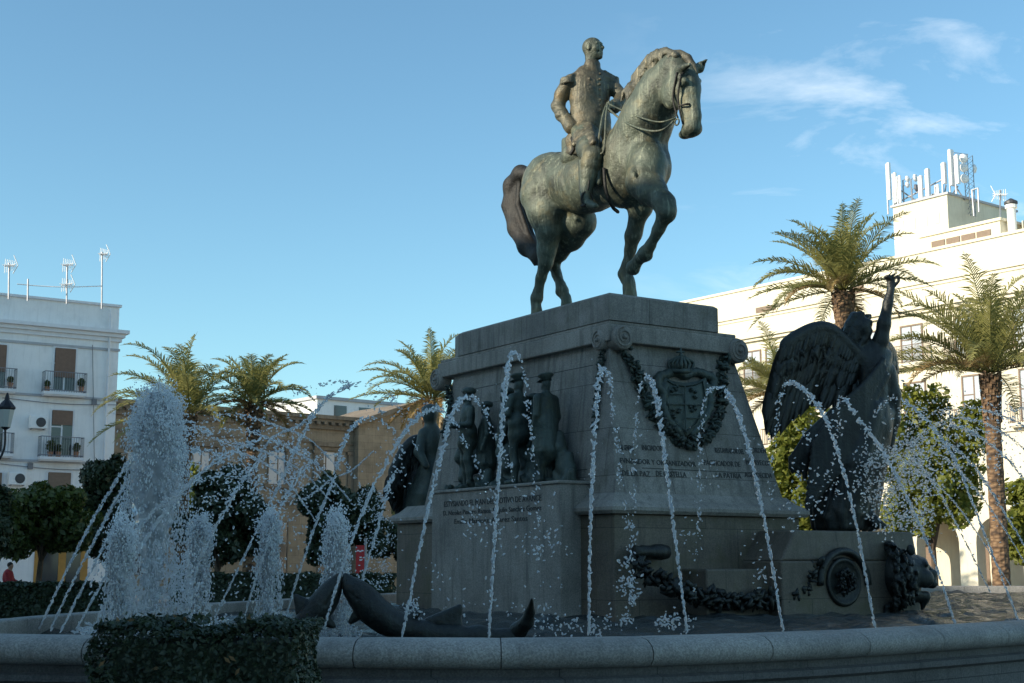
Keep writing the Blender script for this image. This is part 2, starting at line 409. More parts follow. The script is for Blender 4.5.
# plaque block below the soldiers
pl = on_a(432, 520, -.28); pr = on_a(560, 511, -.28); B0, B1 = pr.y, pl.y
zt = on_a(560, 480, -.28).z
g = MB(); g.box(-.28, .42, B0, B1, ZB, zt - .05); g.box(-.31, .42, B0 - .03, B1 + .03, zt - .0505, zt)
g.build('inscription_block', M['granite_front'], MON, bevel=.015)
def text(body, p, right, up, size, mat, parent, name='inscription', width=None, ext=.004, align='LEFT'):
    cu = bpy.data.curves.new('t', 'FONT'); cu.body = body; cu.size = size; cu.extrude = ext; cu.align_x = align; cu.resolution_u = 2
    ob = bpy.data.objects.new('t', cu); COL.objects.link(ob); bpy.context.view_layer.update()
    me = bpy.data.meshes.new_from_object(ob.evaluated_get(bpy.context.evaluated_depsgraph_get())); bpy.data.objects.remove(ob)
    me.materials.clear(); me.materials.append(mat)
    right = Vector(right).normalized(); up = Vector(up).normalized(); nn = right.cross(up)
    if width:
        xs = [v.co.x for v in me.vertices]; sx = width / (max(xs) - min(xs))
        for v in me.vertices: v.co.x *= sx
    mt = Matrix(((right.x, up.x, nn.x, p[0]), (right.y, up.y, nn.y, p[1]), (right.z, up.z, nn.z, p[2]), (0, 0, 0, 1)))
    me.transform(mt); return link(bpy.data.objects.new(name, me), parent)
# plaque text (left face: reading direction runs to -y)
L = [('ESTVSIANDO EL PLAN DEL MOTIVO DE AVANCE', 444, 541, 507, .135), ('D. Nicolas Pineyro Ramos, D. Julio Sanchez Gomez', 443, 541, 515.5, .115), ('Emilio Marquez, Alvarez Santos', 454, 527, 524, .12)]
for s, x0, x1, y, sz in L:
    a = on_a(x0, y, -.283); e = on_a(x1, y - 5, -.283)
    text(s, (-.283, a.y, a.z), (0, -1, 0), (0, 0, 1), sz, M['ink'], MON, width=abs(a.y - e.y))
fn = Vector((0, .37, 2.31)).normalized()
def front_text(s, x0, x1, y, sz):
    o = wor(0, .25 - .004, 2.62); nn = (V * -2.31 + Vector((0, 0, .37))).normalized()
    a = loc(plane_hit(x0, y, o, nn)); e = loc(plane_hit(x1, y, o, nn))
    text(s, (a.x, a.y, a.z), (1, 0, 0), fn, sz, M['ink'], MON, width=abs(e.x - a.x))
for a_ in [('AL GENERAL', 621, 634, 450, .12), ('INICIADOR', 642, 662, 450, .12), ('FVNDADOR Y ORGANIZADOR', 620, 695, 463, .115), ('DE LA PAZ', 622, 650, 475.5, .12), ('DE CASTELLA', 656, 686, 476, .12),
           ('RESTAVRADOR DEL', 715, 744, 452.5, .12), ('ORDEN', 752, 766, 452.5, .12), ('PACIFICADOR DE', 704, 740, 465, .12), ('MARRVECOS', 746, 770, 464.5, .12), ('LA PATRIA', 716, 741, 477.5, .12), ('AGRADECIDA', 745, 772, 477, .12)]:
    front_text(*a_)
# rain streaks and lime marks under the cornice are part of the stone material
# bronze garlands on the pedestal
def garland(name, pts, r, parent, mat, n=1.0, org=Vector((0, 0, 0))):
    """lumpy rope of leaves and fruit along a path"""
    b = []; fs = []; o = 0; rr = random.Random(len(pts) * 7 + int(r * 1000))
    v0, f0 = ICO1
    P = [Vector(p) - org for p in pts]
    for i in range(len(P) - 1):
        L_ = (P[i + 1] - P[i]).length; m = max(2, int(L_ / r * 12 * n))
        for j in range(m):
            c = P[i].lerp(P[i + 1], (j + rr.random()) / m)
            rad = r if not isinstance(r, list) else r[i]
            off = Vector((rr.gauss(0, 1), rr.gauss(0, 1), rr.gauss(0, 1))).normalized() * rad * rr.uniform(.3, .8)
            q = Quaternion((rr.gauss(0, 1), rr.gauss(0, 1), rr.gauss(0, 1), rr.gauss(0, 1))).normalized().to_matrix()
            sc = np.array([rad * rr.uniform(.3, .75), rad * rr.uniform(.2, .35), rad * rr.uniform(.08, .25)])
            vv = (v0 * sc) @ np.array(q).T + np.array(c + off); b.append(vv); fs.append(f0 + o); o += len(v0)
    return np_mesh(name, np.concatenate(b), np.concatenate(fs), mat, parent)
def spline(pts, n=8):
    pts = [Vector(p) for p in pts]; out = []
    q = [pts[0] * 2 - pts[1]] + pts + [pts[-1] * 2 - pts[-2]]
    for i in range(1, len(q) - 2):
        for j in range(n):
            t = j / n; p0, p1, p2, p3 = q[i - 1:i + 3]
            out.append(.5 * ((2 * p1) + (p2 - p0) * t + (2 * p0 - 5 * p1 + 4 * p2 - p3) * t * t + (3 * p1 - p0 - 3 * p2 + p3) * t ** 3))
    out.append(pts[-1]); return out
def fpt(x, y, off=.05):      # on the sloping front face
    o = wor(0, .25 - off, 2.62); nn = (V * -2.31 + Vector((0, 0, .37))).normalized(); return loc(plane_hit(x, y, o, nn))
def lpt(x, y, off=.05):      # on the sloping left face
    o = wor(.25 - off, 0, 2.62); nn = (U * -2.31 + Vector((0, 0, .2))).normalized(); return loc(plane_hit(x, y, o, nn))
garland('garland', spline([lpt(603, 348), lpt(600, 372), lpt(597, 400), lpt(594, 428)]), .075, MON, M['green_bronze'])
garland('garland', spline([lpt(449, 386), lpt(450, 400), lpt(448, 420), lpt(444, 436)]), .10, MON, M['green_bronze'])
garland('garland', spline([fpt(625, 350), fpt(636, 372), fpt(650, 402), fpt(662, 425), fpt(680, 440), fpt(697, 441), fpt(714, 428), fpt(722, 402), fpt(722, 372), fpt(730, 356)]), .14, MON, M['green_bronze'], 1.5)
# coat of arms
E_ = loc(plane_hit(685, 400, wor(0, .22, 2.62), (V * -2.31 + Vector((0, 0, .37))).normalized()))
coat = empty('coat_of_arms', (0, 0, 0)); coat.parent = MON
coat['label'] = 'green bronze royal coat of arms with crown'
def fo(x, y, off): return fpt(x, y, off)
outline = [(664, 376), (672, 381), (685, 383), (698, 381), (706, 377), (709, 395), (706, 412), (698, 427), (687, 436), (676, 427), (668, 412), (663, 395)]
g = MB(); k = len(outline)
for off in (-.02, .09): g.v += [fo(x, y, off) for x, y in outline]
g.v += [fo(685 + (x - 685) * .86, 405 + (y - 405) * .86, .12) for x, y in outline]
g.v += [fo(685 + (x - 685) * .80, 405 + (y - 405) * .80, .09) for x, y in outline]
g.v += [fo(685, 405, .13)]
for l in range(3):
    for i in range(k):
        a = l * k + i; c = l * k + (i + 1) % k; g.f.append((a, c, c + k, a + k)); g.m.append(0)
for i in range(k): g.f.append((3 * k + i, 3 * k + (i + 1) % k, 4 * k)); g.m.append(0)
for q in ([(685, 386), (686, 432)], [(667, 404), (704, 405)], [(670, 394), (684, 394)], [(687, 418), (702, 418)]):
    g.tube([fo(*q[0], .14), fo(*q[1], .14)], .012, 6)
for (x, y) in ((676, 391), (695, 393), (676, 414), (694, 410)):     # charges in the quarters
    for j in range(5):
        c = fo(x + rnd.uniform(-4, 4), y + rnd.uniform(-5, 5), .13); g.lathe(c, [(.01, -.03), (.035, 0), (.01, .03)], 8)
g.build('shield', M['green_bronze'], MON, smooth=False).parent = coat
cl = Clay()                                   # mantling either side
for pts in ([(668, 374), (659, 377), (657, 386), (662, 391), (665, 384)], [(702, 374), (712, 378), (713, 387), (708, 392), (705, 385)], [(664, 392), (662, 404), (668, 420), (680, 434)], [(707, 392), (710, 405), (703, 420), (692, 434)], [(666, 374), (676, 372), (685, 376)], [(704, 374), (694, 372), (685, 376)]):
    P = spline([fo(x, y, .05) for x, y in pts], 4)
    cl.chain([(*p, .075 if i % 2 else .06) for i, p in enumerate(P)], k=.02)
cl.obj('mantling', .022, M['green_bronze'], coat)
g = MB()                                      # royal crown
cx, cy = 681, 368
for i in range(7):
    t = -1 + 2 * i / 6; h = (1 - t * t) * 9
    b0 = fo(cx + t * 10, cy + 2, .06 + .14 * (1 - abs(t))); b1 = fo(cx + t * 12, cy - 5, .06 + .2 * (1 - abs(t))); b2 = fo(cx + t * 3, cy - 11, .15)
    g.tube(spline([b0, b1, b2], 5), .028, 8)
g.tube([fo(cx + (-1 + 2 * i / 8) * 10.5, cy + 3, .06 + .15 * (1 - abs(-1 + 2 * i / 8))) for i in range(9)], .045, 8)
g.tube([fo(cx, cy - 11, .15), fo(cx - .5, cy - 20, .15)], .02, 6); g.tube([fo(cx - 4, cy - 16, .15), fo(cx + 3, cy - 16, .15)], .018, 6)
g.lathe(fo(cx, cy - 12, .15), [(.01, -.05), (.05, 0), (.01, .05)], 10)
g.build('crown', M['green_bronze'], coat, smooth=True)

# low wall before the front, with the bronze roll and garland
g = MB()
p0 = on_b(706, 569, -.45)
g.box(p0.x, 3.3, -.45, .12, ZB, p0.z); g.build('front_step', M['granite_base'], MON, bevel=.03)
g = MB()
c = on_b(650, 552, -.02)
g.lathe((c.x - .33, -.06, c.z), [(.05, 0), (.1, .02), (.085, .1), (.1, .14), (.085, .3), (.11, .36), (.12, .5), (.1, .62), (.04, .66)], 14, axis=(1, 0, 0))
g.build('scroll_roll', M['dark_bronze'], MON, smooth=True)
G = [on_b(633, 560, -.12), on_b(650, 575, -.3), on_b(676, 590, -.5), on_b(705, 597, -.56), on_b(740, 601, -.58), on_b(775, 597, -.6), on_b(800, 588, -.66), on_b(818, 565, -.72)]
garland('hanging_garland', spline(G), .19, MON, M['dark_bronze'], 1.5)

# ------------------------------------------------------------ side pedestal with lion
AP = empty('side_pedestal', wor(4.2, .2, 0), ANG, 'low granite side block with roundel and bronze lion head, under the winged figure', 'pedestal')
o = Vector((4.2, .2, 0)); ZA = 2.08
g = MB()
A0 = on_b(781, 560, -.75).x - 4.2; A1 = on_b(798, 532, -.75).x - 4.2
g.frustum((A0, 1.42, -.95, 1.2), ZB, (A0, 1.42, -.95, 1.2), 1.62)
g.frustum((A0 + .01, 1.41, -.94, 1.19), 1.62, (A1, 1.36, -.9, 1.1), ZA)
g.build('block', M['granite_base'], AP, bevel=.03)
g = MB(); rc = on_b(853, 582, -.95) - o
g.lathe((rc.x, -.93, rc.z), [(.02, 0), (.36, 0), (.38, .04), (.34, .07), (.31, .05), (.28, .03), (.02, .03)], 32, axis=(0, -1, 0))
pts = [(rc.x + math.cos(a) * .52, -.97, rc.z - .05 + math.sin(a) * .52) for a in [math.pi * i / 20 for i in range(21)]]
g.tube([(pts[-1][0], -.97, .6)] [:0] + pts, .06, 8)
g.build('roundel_frame', M['dark_bronze'], AP, smooth=True)
garland('roundel_relief', [Vector((rc.x + math.cos(a) * .13, -1.0, rc.z + math.sin(a) * .14)) for a in [i * .7 for i in range(10)]], .1, AP, M['dark_bronze'], 1.2)
# lion head, looking to +x and a little to the camera
lc = at(903, 577, 22.2); LC = loc(lc) - o
LR = Matrix.Rotation(R(-25), 3, 'Z')          # muzzle direction
def lp(x, y, z): return LC + LR @ Vector((x * 1.12, y * 1.18, z * 1.18))
cl = Clay()
cl.ell(lp(-.05, 0, .02), (.36, .36, .42), LR, k=.1).ell(lp(.16, 0, .10), (.26, .25, .24), LR, k=.08)
cl.box(lp(.30, 0, .0), (.12, .10, .09), LR @ Matrix.Rotation(R(14), 3, 'Y'), .06, k=.07)
cl.ell(lp(.455, 0, .02), (.045, .08, .055), LR, k=.025); cl.cap(lp(.20, 0, .20), lp(.42, 0, .08), .08, .06, k=.05)
for s in (-1, 1):
    cl.ell(lp(.38, .085 * s, -.085), (.10, .085, .08), LR, k=.03); cl.cap(lp(.30, .05 * s, .215), lp(.26, .2 * s, .17), .05, .04, k=.03)
    cl.ell(lp(.335, .125 * s, .12), (.045, .035, .035), LR, k=.02, sub=True); cl.ell(lp(.32, .12 * s, .12), (.03, .03, .025), LR, k=.01)
    cl.ell(lp(.24, .2 * s, -.02), (.14, .08, .14), LR, k=.05); cl.ell(lp(.02, .25 * s, .36), (.07, .06, .09), LR, k=.03)
    cl.ell(lp(.48, .035 * s, .01), (.02, .015, .018), LR, k=.01, sub=True)
cl.cap(lp(.14, 0, -.24), lp(.32, 0, -.25), .13, .09, k=.04); cl.cap(lp(.30, 0, -.30), lp(.27, 0, -.42), .08, .03, k=.03)
cl.box(lp(.38, 0, -.17), (.14, .10, .012), LR, .01, k=.02, sub=True)
rl = random.Random(5)
for i in range(230):                          # curly mane locks, radiating
    th = rl.uniform(-math.pi, math.pi); ring = rl.random(); ra = .25 + .17 * ring; x = .07 - .36 * ring + rl.uniform(-.05, .05)
    if abs(th) > 2.5: x -= .06
    y, z = math.sin(th) * ra * .92, math.cos(th) * ra * 1.05 - .02
    d = Vector((-.05, math.sin(th), math.cos(th) - .7)).normalized(); tw = Vector((0, -d.z, d.y)) * rl.choice((-1, 1)) * .04; ln = rl.uniform(.08, .15)
    p0 = Vector((x, y, z)); p1 = p0 + d * ln * .5 + tw; p2 = p0 + d * ln
    cl.chain([(*lp(*p0), .045), (*lp(*p1), .036), (*lp(*p2), .014)], k=.012)
cl.obj('lion_head', .017, M['dark_bronze'], AP)

# ------------------------------------------------------------ soldiers in high relief on the left face
REL = empty('soldiers_relief', wor(0.1, (B0 + B1) / 2, zt), ANG, 'dark bronze group of soldiers standing above the inscribed block', 'relief')
ro = Vector((.1, (B0 + B1) / 2, zt))
def soldier(name, px, ytop, yaw, coat, cap_style=0, a=.0, book=False, H=None):
    h = on_a(px, ytop, a); fy = h.y; H = H or (h.z - zt); s = H / 1.78
    rot = Matrix.Rotation(yaw, 3, 'Z')        # facing = rot @ -x is outwards
    base = Vector((a, fy, zt)) - ro
    def P(f, l, z): return base + rot @ Vector((-f, -l, 0)) * s + Vector((0, 0, z * s))   # f forward(out), l to its left
    c = Clay(); 
    hd = Clay()
    rt = rot
    c.ell(P(0, 0, 1.60), (.085 * s, .07 * s, .115 * s), rt, k=.02)
    c.cap(P(.04, 0, 1.545), P(.06, 0, 1.54), .06 * s, .045 * s, k=.02)
    c.cap(P(.085, 0, 1.60), P(.10, 0, 1.575), .013 * s, .017 * s, k=.012)
    for q in (-1, 1):
        c.ell(P(.072, .03 * q, 1.615), (.018 * s,) * 3, rt, k=.01, sub=True); c.ell(P(-.01, .072 * q, 1.6), (.02 * s, .012 * s, .03 * s), rt, k=.01)
    c.cap(P(.08, -.02, 1.54), P(.08, .02, 1.54), .012 * s, .012 * s, k=.008)
    c.cap(P(0, 0, 1.40), P(0, 0, 1.53), .062 * s, .055 * s, k=.03)
    c.ell(P(0, 0, 1.26), (.12 * s, .19 * s, .2 * s), rt, k=.06); c.ell(P(0, 0, 1.02), (.11 * s, .155 * s, .2 * s), rt, k=.06)
    c.cap(P(0, .16, 1.37), P(0, -.16, 1.37), .07 * s, .07 * s, k=.05)
    for q in (-1, 1):
        if book: c.chain([(*P(0, .2 * q, 1.35), .065 * s), (*P(.04, .24 * q, 1.1), .055 * s), (*P(.22, .08 * q, 1.08), .04 * s), (*P(.27, .04 * q, 1.1), .045 * s)], k=.03)
        else: c.chain([(*P(0, .2 * q, 1.35), .068 * s), (*P(-.02, .24 * q, 1.08), .055 * s), (*P(.07, .22 * q, .84), .042 * s), (*P(.09, .21 * q, .76), .045 * s)], k=.03)
    if book: c.box(P(.3, 0, 1.12), (.02 * s, .1 * s, .07 * s), rt, .01, k=.01)
    c.cap(P(0, .12, .96), P(0, -.12, .96), .105 * s, .105 * s, k=.04)
    for q in (-1, 1):
        c.chain([(*P(0, .09 * q, .92), .10 * s), (*P(.03, .10 * q, .5), .07 * s), (*P(-.01, .11 * q, .3), .068 * s), (*P(0, .11 * q, .08), .048 * s)], k=.04)
        c.cap(P(0, .11 * q, .04), P(.15, .14 * q, .035), .05 * s, .038 * s, k=.03)
    if coat:
        c.cap(P(0, 0, 1.15), P(-.01, 0, .52), .16 * s, .235 * s, k=.08)
        for i in range(9):
            an = i * .7; c.cap(P(.12 * math.cos(an), .12 * math.sin(an), 1.0), P(.23 * math.cos(an), .23 * math.sin(an), .5), .02 * s, .035 * s, k=.03)
    else:
        c.cap(P(0, 0, 1.0), P(0, 0, .80), .15 * s, .185 * s, k=.05); c.cap(P(0, .05, 1.0), P(.0, -.05, 1.0), .15 * s, .15 * s, k=.02)
    body = c.obj(name, .019, M['green_bronze'], REL)
    k = MB()
    if cap_style == 0:
        ax = (rot @ Vector((-.15, 0, 1))).normalized()
        k.lathe(P(-.005, 0, 1.65), [(.09 * s, 0), (.092 * s, .05 * s), (.135 * s, .085 * s), (.13 * s, .11 * s), (.02, .12 * s)], 18, axis=ax)
        k.obox(P(.105, 0, 1.655), rot @ Vector((.05 * s, 0, .015)), rot @ Vector((0, .07 * s, 0)), (0, 0, .006))
    elif cap_style == 1:
        k.lathe(P(-.02, 0, 1.64), [(.1 * s, 0), (.125 * s, .03 * s), (.12 * s, .08 * s), (.07 * s, .11 * s), (.01, .12 * s)], 18)
    k.build('cap', M['green_bronze'], body, smooth=True)
    return body
OUT = 0.0
soldier('soldier', 468, 386, R(-15), False, 1, a=-.05, book=True)
soldier('soldier', 506, 386, R(-30), False, 1, a=.15)
soldier('soldier', 519, 373, R(-72), False, 0, a=-.08, book=True)
soldier('soldier', 546, 373, R(-80), True, 0, a=-.05)
for px, yt in ((533, 392), (486, 400)): soldier('soldier', px, yt, R(-30), True, 1, a=.2)
g = Clay()
for i in range(22):
    y = B0 + .08 + (B1 - B0 - .16) * i / 21; g.cap(Vector((.0, y, zt)) - ro, Vector((rnd.uniform(-.15, .1), y + rnd.uniform(-.1, .1), zt + rnd.uniform(.03, .18))) - ro, .08, .05, k=.05)
pass
for i in range(30):                           # rough ground cast behind their legs
    y = B0 + .34 + (B1 - B0 - .7) * rnd.random(); z_ = zt + rnd.uniform(.1, .8); a_ = .28 - .06 * z_
    g.cap(Vector((a_, y, z_ - .2)) - ro, Vector((a_ + .03, y + rnd.uniform(-.08, .08), z_)) - ro, .13, .09, k=.06)
g.obj('rocks', .03, M['green_bronze'], REL)
# ------------------------------------------------------------ equestrian statue (heading -V, its left is +U)
AX = 1.30
def H_(px, py, l, r=None):                   # pixel + lateral offset -> statue frame; l>0 is the horse's left (far side)
    p = on_a(px, py, AX + l)
    q = Vector((p.x - AX, p.y - 2.6, p.z - ZT))
    return (q.x, q.y, q.z) if r is None else (q.x, q.y, q.z, r)
EQ = empty('equestrian_statue', wor(AX, 2.6, ZT), ANG, 'green patinated bronze rider on a prancing horse, on top of the pedestal', 'statue')
K = 1.84
h = Clay()
h.ell(H_(562, 183, 0), (.46, .80, .54), k=.25)            # hindquarters/barrel
h.ell(H_(545, 186, -.12), (.36, .52, .56), k=.2); h.ell(H_(552, 184, .16), (.36, .52, .56), k=.2)
h.ell(H_(592, 182, 0), (.50, .85, .52), k=.25)
h.ell(H_(626, 172, 0), (.47, .62, .60), k=.25)            # chest
h.ell(H_(647, 168, -.14), (.30, .36, .44), k=.15); h.ell(H_(652, 168, .18), (.28, .36, .42), k=.15)
h.chain([H_(632, 150, 0, .46), H_(648, 118, 0, .38), H_(660, 92, 0, .30), H_(671, 70, 0, .24)], k=.25)   # neck
h.cap(H_(632, 118, 0), H_(655, 74, 0), .16, .14, k=.2)
# head
h.cap(H_(677, 68, 0), H_(686, 88, 0), .24, .215, k=.12)
h.cap(H_(686, 86, 0), H_(691, 118, 0), .20, .14, k=.1)
h.ell(H_(692, 128, .0), (.16, .16, .15), k=.07); h.ell(H_(686, 134, 0), (.11, .12, .075), k=.05)
h.ell(H_(673, 93, -.12), (.15, .23, .27), k=.08); h.ell(H_(677, 93, .12), (.15, .23, .27), k=.08)     # cheeks
h.cap(H_(690, 70, 0), H_(697, 116, 0), .10, .07, k=.10)
for s in (-1, 1): h.cap(H_(684 + 4 * s, 100, .17 * s), H_(689 + 4 * s, 118, .13 * s), .02, .016, k=.05)
hd = Vector(H_(691, 122, 0)) - Vector(H_(678, 66, 0))
for s, x in ((-1, 680), (1, 694)):
    h.cap(H_(x - 2, 76, .20 * s), H_(x + 5, 81, .19 * s), .05, .045, k=.03)
    h.ell(H_(x + 2, 85, .225 * s), (.05, .06, .04), k=.02, sub=True); h.ell(H_(x + 2, 85, .19 * s), (.05, .06, .04), k=.01)
    h.ell(H_(689 + (4 if s > 0 else -2), 128, .10 * s), (.05, .05, .05), k=.03); h.ell(H_(690 + (6 if s > 0 else -2), 128, .145 * s), (.03, .035, .04), k=.015, sub=True)
h.cap(H_(685, 134, -.12), H_(692, 135, .12), .014, .014, k=.01, sub=True)
h.cap(H_(683, 98, -.15), H_(688, 118, -.11), .02, .014, k=.03)
# ears
for a, b in (((680, 70, -.17), (690, 64, -.24)), ((699, 68, .17), (706.5, 60, .24))):
    h.cap(H_(*a), H_(*b), .085, .025, k=.04); A_ = Vector(H_(*a)); B_ = Vector(H_(*b)); o_ = Vector((.02, -.05, 0))
    h.cap(A_ + o_ + Vector((0, 0, .03)), A_.lerp(B_, .7) + o_, .04, .015, k=.02, sub=True)
# raised right foreleg
h.chain([H_(644, 182, -.28, .30), H_(652, 192, -.30, .22), H_(664, 203, -.30, .155), H_(667, 212, -.30, .15)], k=.12)
h.chain([H_(666, 213, -.30, .135), H_(659, 229, -.30, .088), H_(650, 246, -.30, .082), H_(645, 254, -.30, .11), H_(638, 260, -.30, .085)], k=.06)
h.cap(H_(638, 261, -.3), H_(633, 268, -.3), .085, .12, k=.03)
# standing left foreleg
FL = .22
h.chain([H_(646, 190, FL, .26), H_(640, 208, FL, .19), H_(635, 228, FL, .125), H_(633, 236, FL, .13), H_(630, 250, FL, .088), H_(627, 266, FL, .082), H_(625, 274, FL, .108), H_(626, 281, FL, .085)], k=.07)
e = Vector(H_(629, 286, FL)); h.cap(e + Vector((0, .02, .10)), (e.x, e.y - .05, .05), .10, .135, k=.03)
h.cap((e.x, e.y - .02, .16), (e.x, e.y - .06, .045), .11, .145, k=.03); h.cap((e.x, e.y, e.z + .1), (e.x, e.y - .03, .1), .09, .11, k=.03)
# hind legs
NR = -.22
h.chain([H_(543, 196, NR, .40), H_(547, 214, NR, .31), H_(549, 232, NR, .20), H_(547, 250, NR, .135), H_(546, 262, NR, .125)], k=.14)
h.cap(H_(545, 212, NR), H_(543, 262, NR), .16, .06, k=.1)
h.chain([H_(546, 262, NR, .12), H_(541, 278, NR, .088), H_(538, 292, NR, .085), H_(537, 298, NR, .108), H_(536, 302, NR, .09)], k=.05)
e = Vector(H_(536, 305, NR)); h.cap((e.x, e.y, max(e.z, .14)), (e.x, e.y - .05, .1), .09, .115, k=.03); h.cap((e.x, e.y - .02, .13), (e.x, e.y - .06, .04), .115, .145, k=.03)
NL = .25
h.chain([H_(564, 200, NL, .36), H_(580, 222, NL, .26), H_(572, 238, NL, .19), H_(560, 252, NL, .13), H_(553, 261, NL, .125)], k=.14)
h.chain([H_(553, 261, NL, .12), H_(557, 275, NL, .088), H_(561, 286, NL, .085), H_(562, 291, NL, .108), H_(564, 295, NL, .09)], k=.05)
e = Vector(H_(566, 298, NL)); h.cap((e.x, e.y, max(e.z, .14)), (e.x, e.y - .05, .1), .09, .115, k=.03); h.cap((e.x, e.y - .02, .13), (e.x, e.y - .06, .04), .115, .145, k=.03)
h.cap(H_(572, 212, .02), H_(576, 219, .02), .06, .045, k=.05)
# muscle lines
h.cap(H_(636, 165, -.5), H_(641, 188, -.45), .02, .03, k=.08, sub=True)
h.cap(H_(662, 150, -.28), H_(668, 180, -.2), .02, .025, k=.07, sub=True)
h.cap(H_(560, 168, -.52), H_(566, 200, -.5), .02, .02, k=.09, sub=True)
rm = random.Random(9)
for i in range(16):                           # modelling marks over flank and shoulder
    x = rm.uniform(535, 640); y = rm.uniform(160, 195); h.cap(H_(x, y, -.56), H_(x + rm.uniform(-5, 5), y + rm.uniform(8, 22), -.56), .01, .012, k=.09, sub=True)
def hide(X, Y, Z): return (.006 * np.sin(13 * X + 7 * Z) * np.sin(11 * Y - 5 * Z) + .004 * np.sin(31 * Y + 9 * Z) * np.sin(27 * Z + 8 * X)).astype(np.float32)
horse = h.obj('horse', .03, M['patina'], EQ, warp=hide)
tl = Clay()                                  # tail
tl.chain([H_(531, 174, 0, .10), H_(521, 174, 0, .15), H_(513, 186, 0, .17), H_(512, 206, 0, .17), H_(518, 228, 0, .18), H_(528, 246, -.02, .18), H_(540, 256, -.03, .15), H_(546, 266, -.03, .07)], k=.1)
rt_ = random.Random(3)
for i in range(26):
    o_ = Vector((rt_.uniform(-.14, .14), rt_.uniform(-.1, .1), 0)); dx = rt_.uniform(-6, 6)
    tl.chain([tuple(Vector(H_(518 + dx * .5, 180, 0)) + o_ * .5) + (.05,), tuple(Vector(H_(514 + dx, 206, 0)) + o_) + (.05,), tuple(Vector(H_(524 + dx, 236, 0)) + o_) + (.045,), tuple(Vector(H_(540 + dx * .7, 260 + rt_.uniform(-6, 6), 0)) + o_ * .4) + (.02,)], k=.02)
tl.obj('tail', .03, M['brown_bronze'], horse)
mn = Clay()                                  # mane swept back
crest = [(676, 53), (670, 50), (662, 52), (655, 58), (648, 68), (641, 80), (634, 90), (627, 100)]
for i in range(95):
    k0 = rt_.uniform(0, len(crest) - 3); a = int(k0); t = k0 - a
    x = crest[a][0] * (1 - t) + crest[a + 1][0] * t; y = crest[a][1] * (1 - t) + crest[a + 1][1] * t
    ln = rt_.uniform(.7, 1.3); l0 = rt_.uniform(-.10, .10); l1 = l0 - rt_.uniform(-.02, .14)
    mn.chain([H_(x + 3, y + 4, l0, .06), H_(x - 4 * ln, y + 3, l0, .06), H_(x - 9 * ln, y + 13 * ln, l1, .05), H_(x - 14 * ln, y + 21 * ln + rt_.uniform(-6, 4), l1 - .05, .02)], k=.015)
for i in range(26):                           # loose flying locks
    k0 = rt_.uniform(0, len(crest) - 2); a = int(k0); t = k0 - a; x = crest[a][0] * (1 - t) + crest[a + 1][0] * t; y = crest[a][1] * (1 - t) + crest[a + 1][1] * t
    s_ = rt_.uniform(.6, 1.3); l0 = rt_.uniform(-.16, .1); mn.chain([H_(x, y + 3, l0, .06), H_(x - 6 * s_, y + 0, l0, .05), H_(x - 11 * s_, y + 6 * s_, l0 - .05, .04), H_(x - 13 * s_, y + 13 * s_, l0 - .08, .016)], k=.012)
for i in range(14):
    dx = rt_.uniform(-3, 5); mn.chain([H_(676 + dx, 54, -.02, .06), H_(684 + dx, 58, .0, .055), H_(690 + dx, 66 + rt_.uniform(-2, 3), .03, .045), H_(693 + dx, 74 + rt_.uniform(-3, 4), .05, .02)], k=.02)
mn.obj('mane', .026, M['mane'], horse)
# bridle and reins
b = MB()
def line(pts, r=.016, n=5): b.tube(spline([H_(*p) for p in pts], n), r, 6)
line([(681, 74, -.25), (678, 96, -.24), (680, 112, -.2), (683, 124, -.15)])
line([(677, 72, -.25), (673, 96, -.25), (676, 112, -.22), (678, 118, -.19)])
line([(679, 106, -.22), (688, 104, -.15), (696, 106, .12)]); line([(680, 76, -.24), (687, 70, -.12), (696, 72, .16)])
b.build('bridle', M['brown_bronze'], horse, smooth=True)
b = MB()
line([(675, 120, -.22), (662, 130, -.40), (645, 130, -.44), (625, 122, -.42), (612, 112, -.30), (606, 106, -.16)], .018)
line([(676, 118, -.22), (660, 122, -.38), (642, 118, -.40), (622, 110, -.36), (609, 104, -.18)], .014)
line([(606, 106, -.16), (602, 120, -.34), (598, 150, -.52), (604, 150, -.52), (606, 118, -.34), (608, 104, -.18)], .022)
c_ = Vector(H_(677, 122, -.23)); b.tube([c_ + Vector((0, math.cos(a) * .05, math.sin(a) * .05)) for a in [i * math.pi / 6 for i in range(13)]], .014, 6)
b.build('reins', M['patina'], horse, smooth=True)
# girth, saddle cloth
sd = Clay(); sd.ell(H_(586, 158, 0), (.46, .42, .30), k=.05); sd.box(H_(578, 148, 0), (.22, .10, .12), None, .05, k=.08)
for s in (-1, 1): sd.box(H_(590 if s < 0 else 596, 172, .50 * s), (.02, .26, .26), None, .03, k=.08)
sd.obj('saddle', .03, M['patina'], horse)
b = MB(); line([(604, 168, -.52), (606, 190, -.5), (612, 206, -.36), (618, 212, -.1)], .03); b.build('girth', M['brown_bronze'], horse, smooth=True)
b = MB()
line([(594, 152, -.56), (590, 175, -.66), (588, 190, -.70)], .014)
c_ = Vector(H_(587, 199, -.70)); b.tube([c_ + Vector((math.sin(a) * .09, -math.sin(a) * .03, math.cos(a) * .12)) for a in [i * math.pi / 8 for i in range(17)]], .018, 6)
b.obox(c_ + Vector((0, 0, -.11)), (.09, 0, 0), (0, .06, 0), (0, 0, .012)); b.build('stirrup', M['brown_bronze'], horse)

